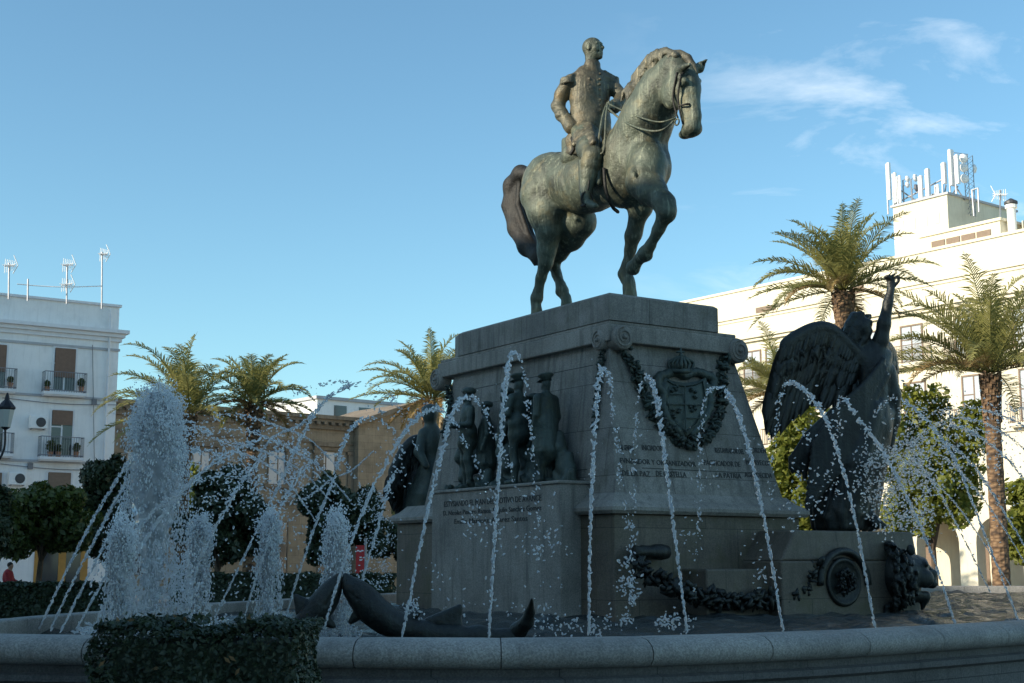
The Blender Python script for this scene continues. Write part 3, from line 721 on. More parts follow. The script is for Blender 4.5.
# rider: body (head, hands, legs) and uniform coat
r = Clay()
hc = Vector(H_(593, 49, 0)); hr = Matrix.Rotation(R(30), 3, 'Z')   # head turned to its left
def hp(f, l, z): return tuple(hc + hr @ Vector((l, -f, z)))
r.ell(hp(-.02, 0, .04), (.140, .175, .165), hr, k=.05); r.ell(hp(.05, 0, -.07), (.115, .125, .14), hr, k=.06)
r.chain([(*hp(.145, 0, .06), .022), (*hp(.185, 0, -.005), .024), (*hp(.165, 0, -.03), .026)], k=.02)
for s in (-1, 1):
    r.cap(hp(.150, .025 * s, .075), hp(.115, .10 * s, .065), .022, .018, k=.02); r.ell(hp(.16, .058 * s, .035), (.034, .03, .024), hr, k=.015, sub=True)
    r.ell(hp(.132, .055 * s, .035), (.022, .02, .016), hr, k=.008); r.ell(hp(.09, .085 * s, -.03), (.05, .035, .04), hr, k=.04)
    r.ell(hp(-.02, .142 * s, -.005), (.02, .045, .06), hr, k=.012)
    r.cap(hp(.14, .03 * s, -.035), hp(.12, .07 * s, -.09), .012, .012, k=.03, sub=True)
r.cap(hp(.152, -.035, -.092), hp(.152, .035, -.092), .018, .018, k=.015); r.cap(hp(.150, -.035, -.115), hp(.150, .035, -.115), .018, .018, k=.015); r.cap(hp(.175, -.04, -.104), hp(.175, .04, -.104), .007, .007, k=.008, sub=True)
r.ell(hp(.125, 0, -.165), (.05, .05, .04), hr, k=.03)
r.chain([(*hp(-.04, 0, -.08), .105), (*H_(592, 66, 0), .11), (*H_(591, 72, 0), .13)], k=.04)
LH = Vector(H_(609, 107, .04)); r.ell(LH, (.07, .085, .06), k=.03)      # left hand closed round the reins
for i in range(4):
    q = LH + Vector((-.02, -.05, .05 - .032 * i)); r.chain([(q.x + .06, q.y - .02, q.z, .022), (q.x + .01, q.y - .06, q.z, .022), (q.x - .05, q.y - .04, q.z - .004, .02), (q.x - .05, q.y + .02, q.z - .006, .018)], k=.008)
r.chain([(LH.x + .04, LH.y, LH.z + .06, .026), (LH.x + .01, LH.y - .06, LH.z + .085, .023), (LH.x - .02, LH.y - .1, LH.z + .08, .02)], k=.015)
r.cap(LH, H_(614, 107, .16), .06, .07, k=.02)
RH = Vector(H_(579, 134, -.42)); r.ell(RH, (.05, .09, .07), k=.03)      # right hand open on the thigh
r.cap(RH, H_(572, 127, -.38), .06, .07, k=.03)
for i in range(4):
    z = .045 - .03 * i; ln = (.13, .15, .14, .11)[i]
    r.chain([(RH.x - .02, RH.y - .06, RH.z + z, .023), (RH.x - .01, RH.y - .06 - ln * .5, RH.z + z + .01, .021), (RH.x + .03, RH.y - .06 - ln, RH.z + z - .015, .017)], k=.008)
r.chain([(RH.x, RH.y, RH.z + .06, .028), (RH.x + .02, RH.y - .05, RH.z + .11, .024), (RH.x + .04, RH.y - .1, RH.z + .12, .02)], k=.015)
r.ell(H_(587, 134, 0), (.30, .26, .24), k=.1); r.cap(H_(590, 84, 0), H_(589, 125, 0), .2, .2, k=.05)
for s, dx in ((-1, 0), (1, 8)):               # legs astride, tall boots
    r.chain([H_(586 + dx, 137, .20 * s, .25), H_(590 + dx, 149, .46 * s, .215), H_(593 + dx, 157, .57 * s, .17)], k=.08)
    r.chain([H_(593 + dx, 157, .57 * s, .165), H_(589 + dx, 174, .61 * s, .145), H_(586 + dx, 192, .66 * s, .095), H_(586 + dx, 198, .68 * s, .085)], k=.05)
    r.chain([H_(585 + dx, 201, .68 * s, .07), H_(590 + dx, 204, .70 * s, .065), H_(596 + dx, 206, .72 * s, .045)], k=.03)
    r.cap(H_(591 + dx, 163, .585 * s), H_(591 + dx, 165, .59 * s), .180, .180, k=.01)
tu = Clay()
def tb(y, wx, wy): tu.cap(H_(590, y, 0), H_(590, y + 3, 0), wx, wx, k=.1)
prof_ = [(78, .27, .19), (85, .345, .24), (93, .37, .265), (102, .36, .265), (110, .345, .26), (117, .34, .26), (123, .345, .27), (129, .38, .31)]
for y, wx, wy in prof_: tu.ell(H_(590, y, 0), (wx, wy, .24), k=.12)
tu.cap(H_(592, 74, 0), H_(572, 80, -.30), .10, .10, k=.08); tu.cap(H_(592, 74, 0), H_(608, 80, .30), .10, .10, k=.08)
tu.cap(H_(592, 66, 0), H_(592, 72, 0), .145, .155, k=.015)                 # stand collar
tu.chain([H_(570, 82, -.37, .125), H_(562, 94, -.42, .125), H_(558, 106, -.46, .115), H_(562, 115, -.47, .11), H_(569, 124, -.42, .10)], k=.04)
tu.cap(H_(567, 121, -.43), H_(571, 127, -.41), .118, .125, k=.012)         # cuff
tu.chain([H_(610, 83, .38, .125), H_(622, 97, .42, .12), H_(618, 104, .28, .105), H_(614, 107, .17, .09)], k=.04)
tu.cap(H_(617, 105, .25), H_(614, 107, .17), .115, .118, k=.012)
for x0_, s in ((569.5, -1), (610, 1)):                                    # epaulettes with fringe
    tu.box(H_(x0_ + (4 if s < 0 else -3), 76, .30 * s), (.12, .09, .014), Matrix.Rotation(R(20 * s), 3, 'Y'), .014, k=.006)
    c0_ = Vector(H_(x0_ - 2 * (1 if s < 0 else -1), 79, .42 * s))
    for q_ in range(13):
        a_ = math.pi * (q_ / 12 - .5); o2 = Vector((s * math.cos(a_) * .10, math.sin(a_) * .12, 0)); tu.cap(c0_ + o2, c0_ + o2 * 1.15 + Vector((0, 0, -.10)), .017, .012, k=.006)
for q_ in range(5): tu.cap(H_(552, 100 + q_ * 4.6, -.58), H_(566, 97 + q_ * 5, -.55), .012, .012, k=.03, sub=True)   # sleeve creases
tu.ell(H_(590, 120, 0), (.372, .29, .045), k=.01)                         # belt
for i in range(8):
    c0_ = Vector(H_(591, 78 + i * 5.2, 0)); tu.ell((c0_.x, c0_.y - .262, c0_.z), (.02, .024, .02), k=.004)
for q_ in range(60):                          # collar embroidery, braid and medals
    x_ = rnd.uniform(-.26, .26); z_ = rnd.uniform(-.10, .16); c0_ = Vector(H_(590, 92, 0)); tu.ell((c0_.x + x_, c0_.y - .268 * math.sqrt(max(.1, 1 - (x_ / .39) ** 2)), c0_.z + z_), (.016, .018, .008 + .012 * rnd.random()), k=.006)
for s in (-1, 1):                             # skirts of the coat spread over the saddle
    for q_ in range(9):
        t_ = q_ / 8; yb = -.26 + .34 * t_
        p0_ = Vector(H_((590 if s < 0 else 602) - 10 * t_, 125, .30 * s)); p1_ = Vector(H_((594 if s < 0 else 608) - 20 * t_, 142 + 3 * math.sin(q_ * 2.5), (.60 + .03 * math.sin(q_ * 2.5)) * s))
        tu.chain([(*p0_, .05), (*p0_.lerp(p1_, .6), .05), (*p1_, .045)], k=.05)
def fold(X, Y, Z): return (.004 * np.sin(30 * Z + 11 * X + 4 * np.sin(9 * Y + 6 * X)) + .004 * np.sin(17 * X - 12 * Z + 5 * Y)).astype(np.float32)
rider = r.obj('rider', .0165, M['patina'], EQ)
tu.obj('coat', .0185, M['mane'], rider, warp=fold)
b = MB(); line([(572, 138, -.45), (574, 148, -.55), (570, 155, -.6)], .03); b.build('sword_hilt', M['brown_bronze'], rider, smooth=True)
ck = Clay()                                   # cloak folded over the saddle behind him
ck.chain([H_(577, 134, -.3, .12), H_(573, 141, -.34, .12), H_(572, 149, -.38, .08)], k=.08)
for i in range(8): ck.cap(H_(576 - i, 134 + i * .6, -.30 - .02 * i), H_(568 + i * 1.8, 152, -.42), .03, .045, k=.02)
ck.obj('coat_tail', .024, M['mane'], rider)
# ------------------------------------------------------------ winged figure on the side pedestal
AY = 22.6; AB = at(850, 530, AY)
AN = empty('winged_statue', AB, 0, 'dark bronze winged figure in long drapery raising one arm, on the side block', 'statue')
def A(px, py, d=0, r=None):
    q = at(px, py, AY + d) - AB; return (q.x, q.y, q.z) if r is None else (q.x, q.y, q.z, r)
w = Clay()
w.ell(A(862, 328, -.05), (.15, .18, .2), k=.05)
for i in range(60):                          # wind-blown hair
    x0 = rnd.uniform(852, 870); y0 = rnd.uniform(314, 332); d0 = rnd.uniform(-.15, .12)
    w.chain([A(x0, y0, d0, .05), A(x0 - rnd.uniform(3, 8), y0 + rnd.uniform(4, 10), d0, .045), A(x0 - rnd.uniform(6, 14), y0 + rnd.uniform(14, 24), d0, .02)], k=.02)
w.chain([A(863, 338, 0, .10), A(866, 350, 0, .13)], k=.05)
w.ell(A(872, 366, .0), (.30, .24, .36), k=.12); w.ell(A(872, 392, 0), (.27, .24, .42), k=.12); w.ell(A(870, 425, 0), (.36, .32, .5), k=.15)
w.cap(A(855, 355, .0), A(884, 356, .05), .14, .14, k=.1)
w.chain([A(877, 358, .0, .15), A(881, 340, -.05, .125), A(884, 324, -.08, .11), A(888, 303, -.1, .08), A(891, 289, -.1, .062)], k=.05)
hb = Vector(A(891, 284, -.1)); w.ell(hb, (.07, .05, .085), k=.03)
for j, (dx, dz, bd) in enumerate(((-.10, .13, .0), (-.045, .17, .03), (.01, .17, .05), (.06, .13, .07))):
    w.chain([(hb.x + (j - 1.5) * .035, hb.y, hb.z + .06, .026), (hb.x + dx, hb.y - .02, hb.z + dz * .75, .022), (hb.x + dx + bd, hb.y - .05, hb.z + dz, .018)], k=.01)
w.chain([(hb.x + .06, hb.y, hb.z - .03, .03), (hb.x + .12, hb.y - .03, hb.z + .04, .025), (hb.x + .13, hb.y - .05, hb.z + .10, .02)], k=.015)
w.cap(A(891, 279, -.14), A(887, 276, -.16), .03, .03, k=.01)
w.chain([A(856, 356, -.1, .13), A(849, 374, -.12, .1), A(856, 396, -.2, .08)], k=.08)
# drapery skirt: many long folds from the waist
rd = random.Random(11)
for i in range(40):
    t = i / 39; xt = 852 + 38 * t; xb = 814 + 60 * t; d = -.32 * math.sin(math.pi * t) + rd.uniform(-.08, .08)
    xm = xt * .55 + xb * .45 + rd.uniform(-2, 2)
    w.chain([A(xt, 412 + rd.uniform(-12, 12), d * .9, .07), A(xm - 4 * (1 - t), 462, d * 1.2, .085), A(xb + rd.uniform(-3, 3), 512 + rd.uniform(-6, 6), d * 1.3 + .1, .08), A(xb + 1, 527, d * 1.3 + .1, .06)], k=.05)
w.chain([A(866, 415, .05, .34), A(858, 460, .05, .42), A(848, 500, .1, .44)], k=.1)
w.cap(A(836, 505, .1), A(858, 505, .15), .33, .28, k=.1)
for i in range(16):                           # wind-blown end of the drapery
    t = i / 15; w.chain([A(864 - 6 * t, 392 + 16 * t, -.3, .06), A(832 - 2 * t, 412 + 22 * t, -.36, .055), A(806 + 2 * t, 436 + 18 * t, -.3, .055), A(789 + rd.uniform(-1, 3) + 16 * t * t, 462 + rd.uniform(-5, 6) + 14 * t, -.2, .03)], k=.02)
for i in range(12):                           # sash sweeping across the back from the right shoulder
    w.chain([A(884 + rd.uniform(-4, 4), 360 + i * 2, -.22, .045), A(864, 384 + i * 4.4, -.40, .045), A(838, 408 + i * 6, -.50, .05), A(812 - i * .6, 446 + i * 6, -.44, .035)], k=.012)
w.chain([A(886, 372, .1, .17), A(891, 395, .15, .16), A(892, 420, .2, .13), A(888, 445, .2, .1)], k=.06)
w.chain([A(868, 515, -.1, .12), A(876, 523, -.25, .09), A(884, 526, -.32, .05)], k=.05)
an = w.obj('figure', .028, M['dark_bronze'], AN)
def feather(b, p0, p1, wd, nrm, m=0, curve=None):
    p0, p1 = Vector(p0), Vector(p1); ax = p1 - p0; L_ = ax.length; ax.normalize(); sd_ = ax.cross(nrm).normalized(); n = 8; base = len(b.v)
    nr = sd_.cross(ax)
    for i in range(n + 1):
        t = i / n; ww = wd * (min(1, .45 + t * 2.2) if t < .7 else math.sqrt(max(0, 1 - ((t - .7) / .3) ** 2)) + .05)
        c = p0 + ax * L_ * t + (curve or Vector()) * (t * (1 - t))
        for s, th in ((-1, 0), (-.1, .028), (.1, .028), (1, 0)): b.v.append(c + sd_ * ww * s + nr * th)
        b.v.append(c - nr * .02)
    for i in range(n):
        for k in range(4):
            a = base + i * 5 + k; c2 = base + i * 5 + (k + 1) % 5; b.f.append((a, c2, c2 + 5, a + 5)); b.m.append(m)
        a = base + i * 5 + 4; c2 = base + i * 5; b.f.append((a, c2, c2 + 5, a + 5)); b.m.append(m)
    b.f.append(tuple(base + k for k in range(5))[::-1]); b.m.append(m)
def wing(root, shoulder, outline, tips, mat, nrm, wd, hub):
    """outline: leading-edge polyline; tips: where the long feathers end"""
    b = MB(); S_ = spline(outline, 6)
    n = len(tips)
    for row, (f0, f1, w_) in enumerate(((0.0, 1.0, wd), (0, .66, wd * .9), (0, .42, wd * .75), (0, .24, wd * .6))):
        T = spline(tips, 5); cnt = int(len(T) * (.8 + .25 * row))
        for i in range(cnt):
            t = i / (cnt - 1); e_ = T[min(int(t * (len(T) - 1)), len(T) - 1)]; s_ = S_[min(int(t * (len(S_) - 1)), len(S_) - 1)]
            o_ = nrm * (.012 * row + .004 * (i % 3) + .02)
            feather(b, s_ + o_, s_.lerp(e_, f1 * rnd.uniform(.90, 1.05)) + o_ + nrm * .02 * rnd.uniform(-1, 1), w_, nrm)
    wg = b.build('wing', mat, root, smooth=True)
    c = Clay(); c.chain([(*p, .10 - .05 * i / len(S_)) for i, p in enumerate(S_)], k=.05)
    for i in range(0, len(S_) - 1, 1):
        T = spline(tips, 5); e_ = T[int(i / len(S_) * (len(T) - 1))]; c.cap(S_[i], S_[i].lerp(e_, .3), .08, .03, k=.05)
    for i in range(120):
        s_ = S_[rnd.randrange(len(S_))]; T = spline(tips, 5); e_ = T[rnd.randrange(len(T))]
        q = s_.lerp(e_, rnd.uniform(0, .33)) + nrm * .05; c.cap(q, q + (e_ - s_).normalized() * .13, .045, .02, k=.012)
    c.obj('shoulder_feathers', .03, mat, wg); return wg
vn = Vector((.15, -1, .1)).normalized()
wing(AN, None, [Vector(A(858, 356, -.1)), Vector(A(845, 342, -.2)), Vector(A(830, 329, -.3)), Vector(A(814, 328, -.42)), Vector(A(796, 336, -.55)), Vector(A(783, 346, -.62))],
     [Vector(A(842, 404, -.3)), Vector(A(826, 412, -.35)), Vector(A(806, 412, -.4)), Vector(A(796, 418, -.5)), Vector(A(780, 434, -.55)), Vector(A(767, 436, -.6)), Vector(A(764, 424, -.66))], M['dark_bronze'], vn, .11, None)
wing(AN, None, [Vector(A(876, 356, .25)), Vector(A(884, 346, .45)), Vector(A(890, 352, .7)), Vector(A(893, 362, .95))],
     [Vector(A(878, 430, .3)), Vector(A(886, 440, .5)), Vector(A(892, 430, .8)), Vector(A(895, 410, 1.0))], M['dark_bronze'], Vector((.9, -.4, 0)).normalized(), .09, None)

# second figure, half hidden at the far left end
BY = 26.3; BB = at(415, 520, BY)
BN = empty('winged_statue', BB, 0, 'greenish bronze winged figure leaning at the left end of the pedestal', 'statue')
def B_(px, py, d=0, r=None):
    q = at(px, py, BY + d) - BB; return (q.x, q.y, q.z) if r is None else (q.x, q.y, q.z, r)
w = Clay()
w.ell(B_(430, 415, 0), (.15, .17, .18), k=.05); w.ell(B_(430, 411, .05), (.17, .19, .14), k=.05); w.cap(B_(430, 420), B_(431, 430), .1, .12)
w.ell(B_(432, 445, 0), (.24, .24, .38), k=.12); w.ell(B_(433, 475, 0), (.28, .28, .42), k=.12)
w.chain([B_(424, 434, -.1, .12), B_(419, 452, -.25, .1), B_(426, 466, -.4, .07)], k=.05)
for i in range(22):
    t = i / 21; w.chain([B_(424 + 16 * t, 470, -.2 * math.sin(3.1 * t), .07), B_(412 + 26 * t, 495, -.3 * math.sin(3.1 * t), .08), B_(408 + 32 * t, 518, -.3 * math.sin(3.1 * t), .07)], k=.05)
w.cap(B_(430, 480, .1), B_(424, 508, .1), .3, .4, k=.1)
w.obj('figure', .035, M['green_bronze'], BN)
wing(BN, None, [Vector(B_(424, 440, .1)), Vector(B_(412, 442, 0)), Vector(B_(401, 455, -.1)), Vector(B_(391, 475, -.2))],
     [Vector(B_(416, 512, .0)), Vector(B_(404, 517, 0)), Vector(B_(393, 515, -.1)), Vector(B_(387, 500, -.2))], M['dark_bronze'], vn, .10, None)

# ------------------------------------------------------------ dolphins in the basin
def dolphin(body, fins, tailp, Y, label):
    org = at(body[len(body) // 2][0], 636, Y); org.z = .7
    root = empty('dolphin_sculpture', org, 0, label, 'dolphin', 'bronze dolphins in the basin')
    def D(px, py, d=0, r=None):
        q = at(px, py, Y + d) - org; return (q.x, q.y, q.z) if r is None else (q.x, q.y, q.z, r)
    c = Clay(); c.chain([D(x, y, 0, r_) for x, y, r_ in body], k=.1)
    (x0, y0, _), (x1, y1, _), (x2, y2, r2), (x3, y3, r3) = body[:4]
    c.cap(D(x0, y0 + 1, -.05), D(x1, y1 + 4, -.07), .006, .008, k=.01, sub=True)            # mouth, eye and jaw crease
    c.ell(D(x2, y2 + 2, -r2 * 1.02), (.022, .02, .018), k=.008); c.cap(D(x2, y2 + 6, -r2 * 1.3), D(x3, y3 + 6, -r3 * 1.15), .008, .008, k=.03, sub=True)
    c.obj('body', .014, M['dark_bronze'], root)
    b = Clay()
    for f in fins:
        for i in range(7):
            t = i / 6; b.cap(D(f[0][0] * (1 - t) + f[1][0] * t, f[0][1] * (1 - t) + f[1][1] * t), D(f[2][0] + (f[1][0] - f[2][0]) * t * .35, f[2][1] + (f[1][1] - f[2][1]) * t * .35), .05, .02, k=.03)
    b.obj('fin', .016, M['dark_bronze'], root)
    if tailp:
        b = Clay()
        for s in (-1, 1): 
            b.chain([D(*tailp[0], 0, .09), D(*tailp[1], .12 * s, .07), D(*tailp[2], .2 * s, .05), D(*tailp[3], .34 * s, .015)], k=.03)
        b.obj('tail_fin', .016, M['dark_bronze'], root)
    return root
DY = 14.6
dolphin([(345.5, 575, .018), (347.5, 581, .030), (352, 587, .075), (358, 593, .108), (366, 602, .132), (374, 611, .138), (386, 620, .132), (402, 628, .12), (425, 633, .115), (452, 636, .11), (480, 637, .10), (506, 638, .08), (521, 634, .055)],
        [((428, 622), (458, 626), (460, 606)), ((394, 622), (406, 626), (419, 612)), ((362, 604), (370, 610), (350, 622))], [(518, 631), (527, 622), (530, 612), (532, 599)], DY, 'dark bronze dolphin stretched out along the basin, tail fin up')
dolphin([(339.5, 575, .018), (337, 581, .030), (332.5, 588, .078), (326, 599, .112), (318, 610, .122), (309, 621, .118), (299, 631, .10), (285, 637, .08)],
        [((308, 604), (300, 612), (296, 596)), ((322, 612), (316, 620), (334, 626))], None, DY, 'dark bronze dolphin with raised snout, beside the low hedge')
# ------------------------------------------------------------ fountain basin
ZR = .99
ctrl = [(-4.5, 12.1), (-3.2, 11.75), (-1.5, 11.5), (0.4, 11.45), (2.3, 12.3), (4.0, 13.6), (5.6, 15.0), (8.6, 17.6), (12, 21), (15.5, 25), (18, 30), (17, 34.5), (13, 35.6), (8, 35.6), (3, 34.5), (-1, 30), (-2.6, 26.5), (-3.7, 23.0), (-4.6, 20), (-5.05, 17.3), (-5.35, 14.9), (-5.2, 13.0)]
def closed_spline(P, n):
    P = [Vector((x, y, 0)) for x, y in P]; out = []; m = len(P)
    for i in range(m):
        p0, p1, p2, p3 = P[i - 1], P[i], P[(i + 1) % m], P[(i + 2) % m]
        for j in range(n):
            t = j / n; out.append(.5 * ((2 * p1) + (p2 - p0) * t + (2 * p0 - 5 * p1 + 4 * p2 - p3) * t * t + (3 * p1 - p0 - 3 * p2 + p3) * t ** 3))
    return out
RIMC = closed_spline(ctrl, 12)
def resample(P, step):
    out = []; L_ = 0; tot = sum((P[i] - P[i - 1]).length for i in range(len(P))); n = round(tot / step); d = tot / n; i = 0; acc = 0
    for k in range(n):
        s = k * d
        while acc + (P[(i + 1) % len(P)] - P[i % len(P)]).length < s: acc += (P[(i + 1) % len(P)] - P[i % len(P)]).length; i += 1
        a, b = P[i % len(P)], P[(i + 1) % len(P)]; out.append(a.lerp(b, (s - acc) / (b - a).length))
    return out
PER = 8; RC = resample(RIMC, 1.12 / PER)
while len(RC) % PER: RC = RC[:-1]
def outw(i):
    t = (RC[(i + 1) % len(RC)] - RC[i - 1]).normalized(); return Vector((t.y, -t.x, 0))
copp = [(0, -.20), (-.015, -.02), (.0, 0), (.05, .006), (.20, .004), (.30, -.012), (.37, -.05), (.405, -.10), (.40, -.16), (.36, -.205), (.30, -.225), (.0, -.225)]
def sweep(b, prof, gap, per):
    n = len(RC); k = len(prof)
    for s in range(0, n, per):
        base = len(b.v)
        for j in range(per + 1):
            i = (s + j) % n; c = RC[i]; o = outw(i)
            if gap and j in (0, per): c = c + (RC[(i + 1) % n] - RC[i - 1]).normalized() * (gap if j == 0 else -gap)
            sh = .003 if gap and j in (0, per) else 0
            for q, (x, z) in enumerate(prof): b.v.append(c + o * (x - (sh if x > .1 else 0)) + Vector((0, 0, ZR + z - (sh if z > -.1 else 0))))
        for j in range(per):
            for q in range(k):
                a = base + j * k + q; c = base + j * k + (q + 1) % k; b.f.append((a, a + k, c + k, c)); b.m.append(0)
BAS = empty('fountain_basin', (0, 0, 0), 0, 'wide curved stone fountain basin with rounded coping around the monument', 'fountain')
b = MB(); sweep(b, copp, .004, PER); b.build('coping', M['coping'], BAS, smooth=False)
o_ = BAS.children[0]; o_.data.polygons.foreach_set('use_smooth', [True] * len(o_.data.polygons)); o_.data.update()
b = MB(); sweep(b, [(.025, -.95), (.025, -.226), (.27, -.226), (.27, -.29), (.32, -.31), (.32, -.36), (.26, -.39), (.26, -.72), (.34, -.76), (.34, -1.02), (.025, -1.02)], 0, PER); b.build('wall', M['basin_wall'], BAS)
# water
WZ = .80
def pool():
    P = np.array([(p.x, p.y) for p in RC]); h = .11
    xs = np.arange(P[:, 0].min() - .1, P[:, 0].max() + .2, h); ys = np.arange(P[:, 1].min() - .1, P[:, 1].max() + .2, h)
    X, Y = np.meshgrid(xs, ys, indexing='ij'); ins = np.zeros(X.shape, bool); q = np.roll(P, -1, 0)
    for (x0, y0), (x1, y1) in zip(P, q):
        c = (y0 > Y) != (y1 > Y)
        if y1 != y0: ins ^= c & (X < (x1 - x0) * (Y - y0) / (y1 - y0) + x0)
    g_ = ins.copy(); g_[1:] |= ins[:-1]; g_[:-1] |= ins[1:]; g_[:, 1:] |= ins[:, :-1]; g_[:, :-1] |= ins[:, 1:]
    r = np.random.default_rng(4); Z = np.zeros(X.shape)
    for k in range(46):                       # choppy ripples from the falling water
        a = r.uniform(0, 6.283); f = r.uniform(1.8, 17); Z += (.030 / f ** .75) * np.sin(f * (X * np.cos(a) + Y * np.sin(a)) + r.uniform(0, 6.283) + 1.5 * np.sin(.7 * X + k) + 1.2 * np.sin(.9 * Y + 2 * k))
    idx = np.full(X.shape, -1); idx[g_] = np.arange(g_.sum())
    Vv = np.stack([X[g_], Y[g_], WZ + Z[g_]], 1)
    F_ = np.stack([idx[:-1, :-1], idx[1:, :-1], idx[1:, 1:], idx[:-1, 1:]], -1).reshape(-1, 4); F_ = F_[(F_ >= 0).all(1)]
    return tag(np_mesh('water', Vv, F_, M['pool']), kind='structure')
pool()
# ------------------------------------------------------------ water jets
def blobs(name, items, mat, parent=None, sub=1):
    """items: (pos, radius, stretch vector or None)"""
    v0, f0 = (ICO1 if sub == 1 else ICO2)
    vs = []; fs = []; o = 0
    for i, (p, r, st) in enumerate(items):
        v = v0.copy()
        v = v * (1 + .28 * np.sin(v0[:, [1, 2, 0]] * 3.1 + i * 1.7))
        if st is not None:
            d = np.array(st, float); n_ = np.linalg.norm(d)
            if n_ > 1e-6: d = d / n_; v = v + np.outer(v @ d, d) * (min(n_, 4) - 0)
        vs.append(v * r + np.array(p)); fs.append(f0 + o); o += len(v0)
    return np_mesh(name, np.concatenate(vs), np.concatenate(fs), mat, parent)
jr = random.Random(21)
def resam(P, step):
    out = [P[0]]; acc = 0
    for a, b in zip(P, P[1:]):
        L_ = (b - a).length
        if L_ < 1e-6: continue
        d = step - acc
        while d <= L_: out.append(a.lerp(b, d / L_)); d += step
        acc = (acc + L_) % step
    return out
def jet(pts, label, r0=.019, dense=.45, breakup=1.0, apex=None, group='thin arcing water jets'):
    """pts: (px, py, Y); dense part up to index apex, then beads"""
    P = spline([at(*p) for p in pts], 10); n = len(P); ia = (apex if apex is not None else len(pts) // 2) * 10
    items = []
    S_ = resam(P, r0 * .8); m = len(S_)
    cum = 0; La = sum((P[i + 1] - P[i]).length for i in range(min(ia, n - 1))); Lt = sum((P[i + 1] - P[i]).length for i in range(n - 1))
    up_ = Vector((0, 0, 1)); ph = jr.uniform(0, 6)
    for i, p in enumerate(S_):
        s = i * r0 * .8; t = s / La if s < La else 1 + (s - La) / max(Lt - La, .01)
        d = (S_[min(i + 1, m - 1)] - S_[max(i - 1, 0)]).normalized(); sd = d.cross(Vector((0, 1, .1))).normalized()
        if t < 1:
            w = t ** 1.6
            for k in (0, 1):                      # two twisted strands that fray on the way up
                if jr.random() > (.60 - .22 * w): continue
                a = s * 16 + ph + k * 3.14 + jr.gauss(0, .5); sp = (.35 + .75 * w) * r0
                q = p + sd * math.cos(a) * sp + Vector((0, math.sin(a) * sp, 0)) + d * jr.gauss(0, r0)
                items.append((q, r0 * jr.uniform(.35, .62) * (1 + .35 * w), d * jr.uniform(.8, 2.6) + sd * jr.gauss(0, .4 + w)))
        else:
            w = t - 1
            if jr.random() < .95 * (1 - .62 * w * breakup) and math.sin(s * 14 + pts[0][0]) + jr.uniform(-1, 1) < 1.0 - .8 * w * breakup:
                sp = (1.0 + 2.2 * w * breakup) * r0
                q = p + Vector((jr.gauss(0, .6), jr.gauss(0, .6), jr.gauss(0, .8))) * sp
                items.append((q, r0 * jr.uniform(.25, .62), d * jr.uniform(.2, 1.8) + Vector((jr.gauss(0, .6), jr.gauss(0, .6), jr.gauss(0, .4)))))
        if t > .5 and jr.random() < .03: items.append((p + Vector((jr.gauss(0, 1), jr.gauss(0, 1), jr.gauss(0, 1))) * .10, r0 * jr.uniform(.15, .35), None))
    org = at(*pts[0])
    o = blobs('water_jet', [(tuple(q - org), r, None if st is None else tuple(st)) for q, r, st in items], M['drops'], sub=2); o.location = org
    return tag(o, label, 'water jet', group)
NB = 12.6
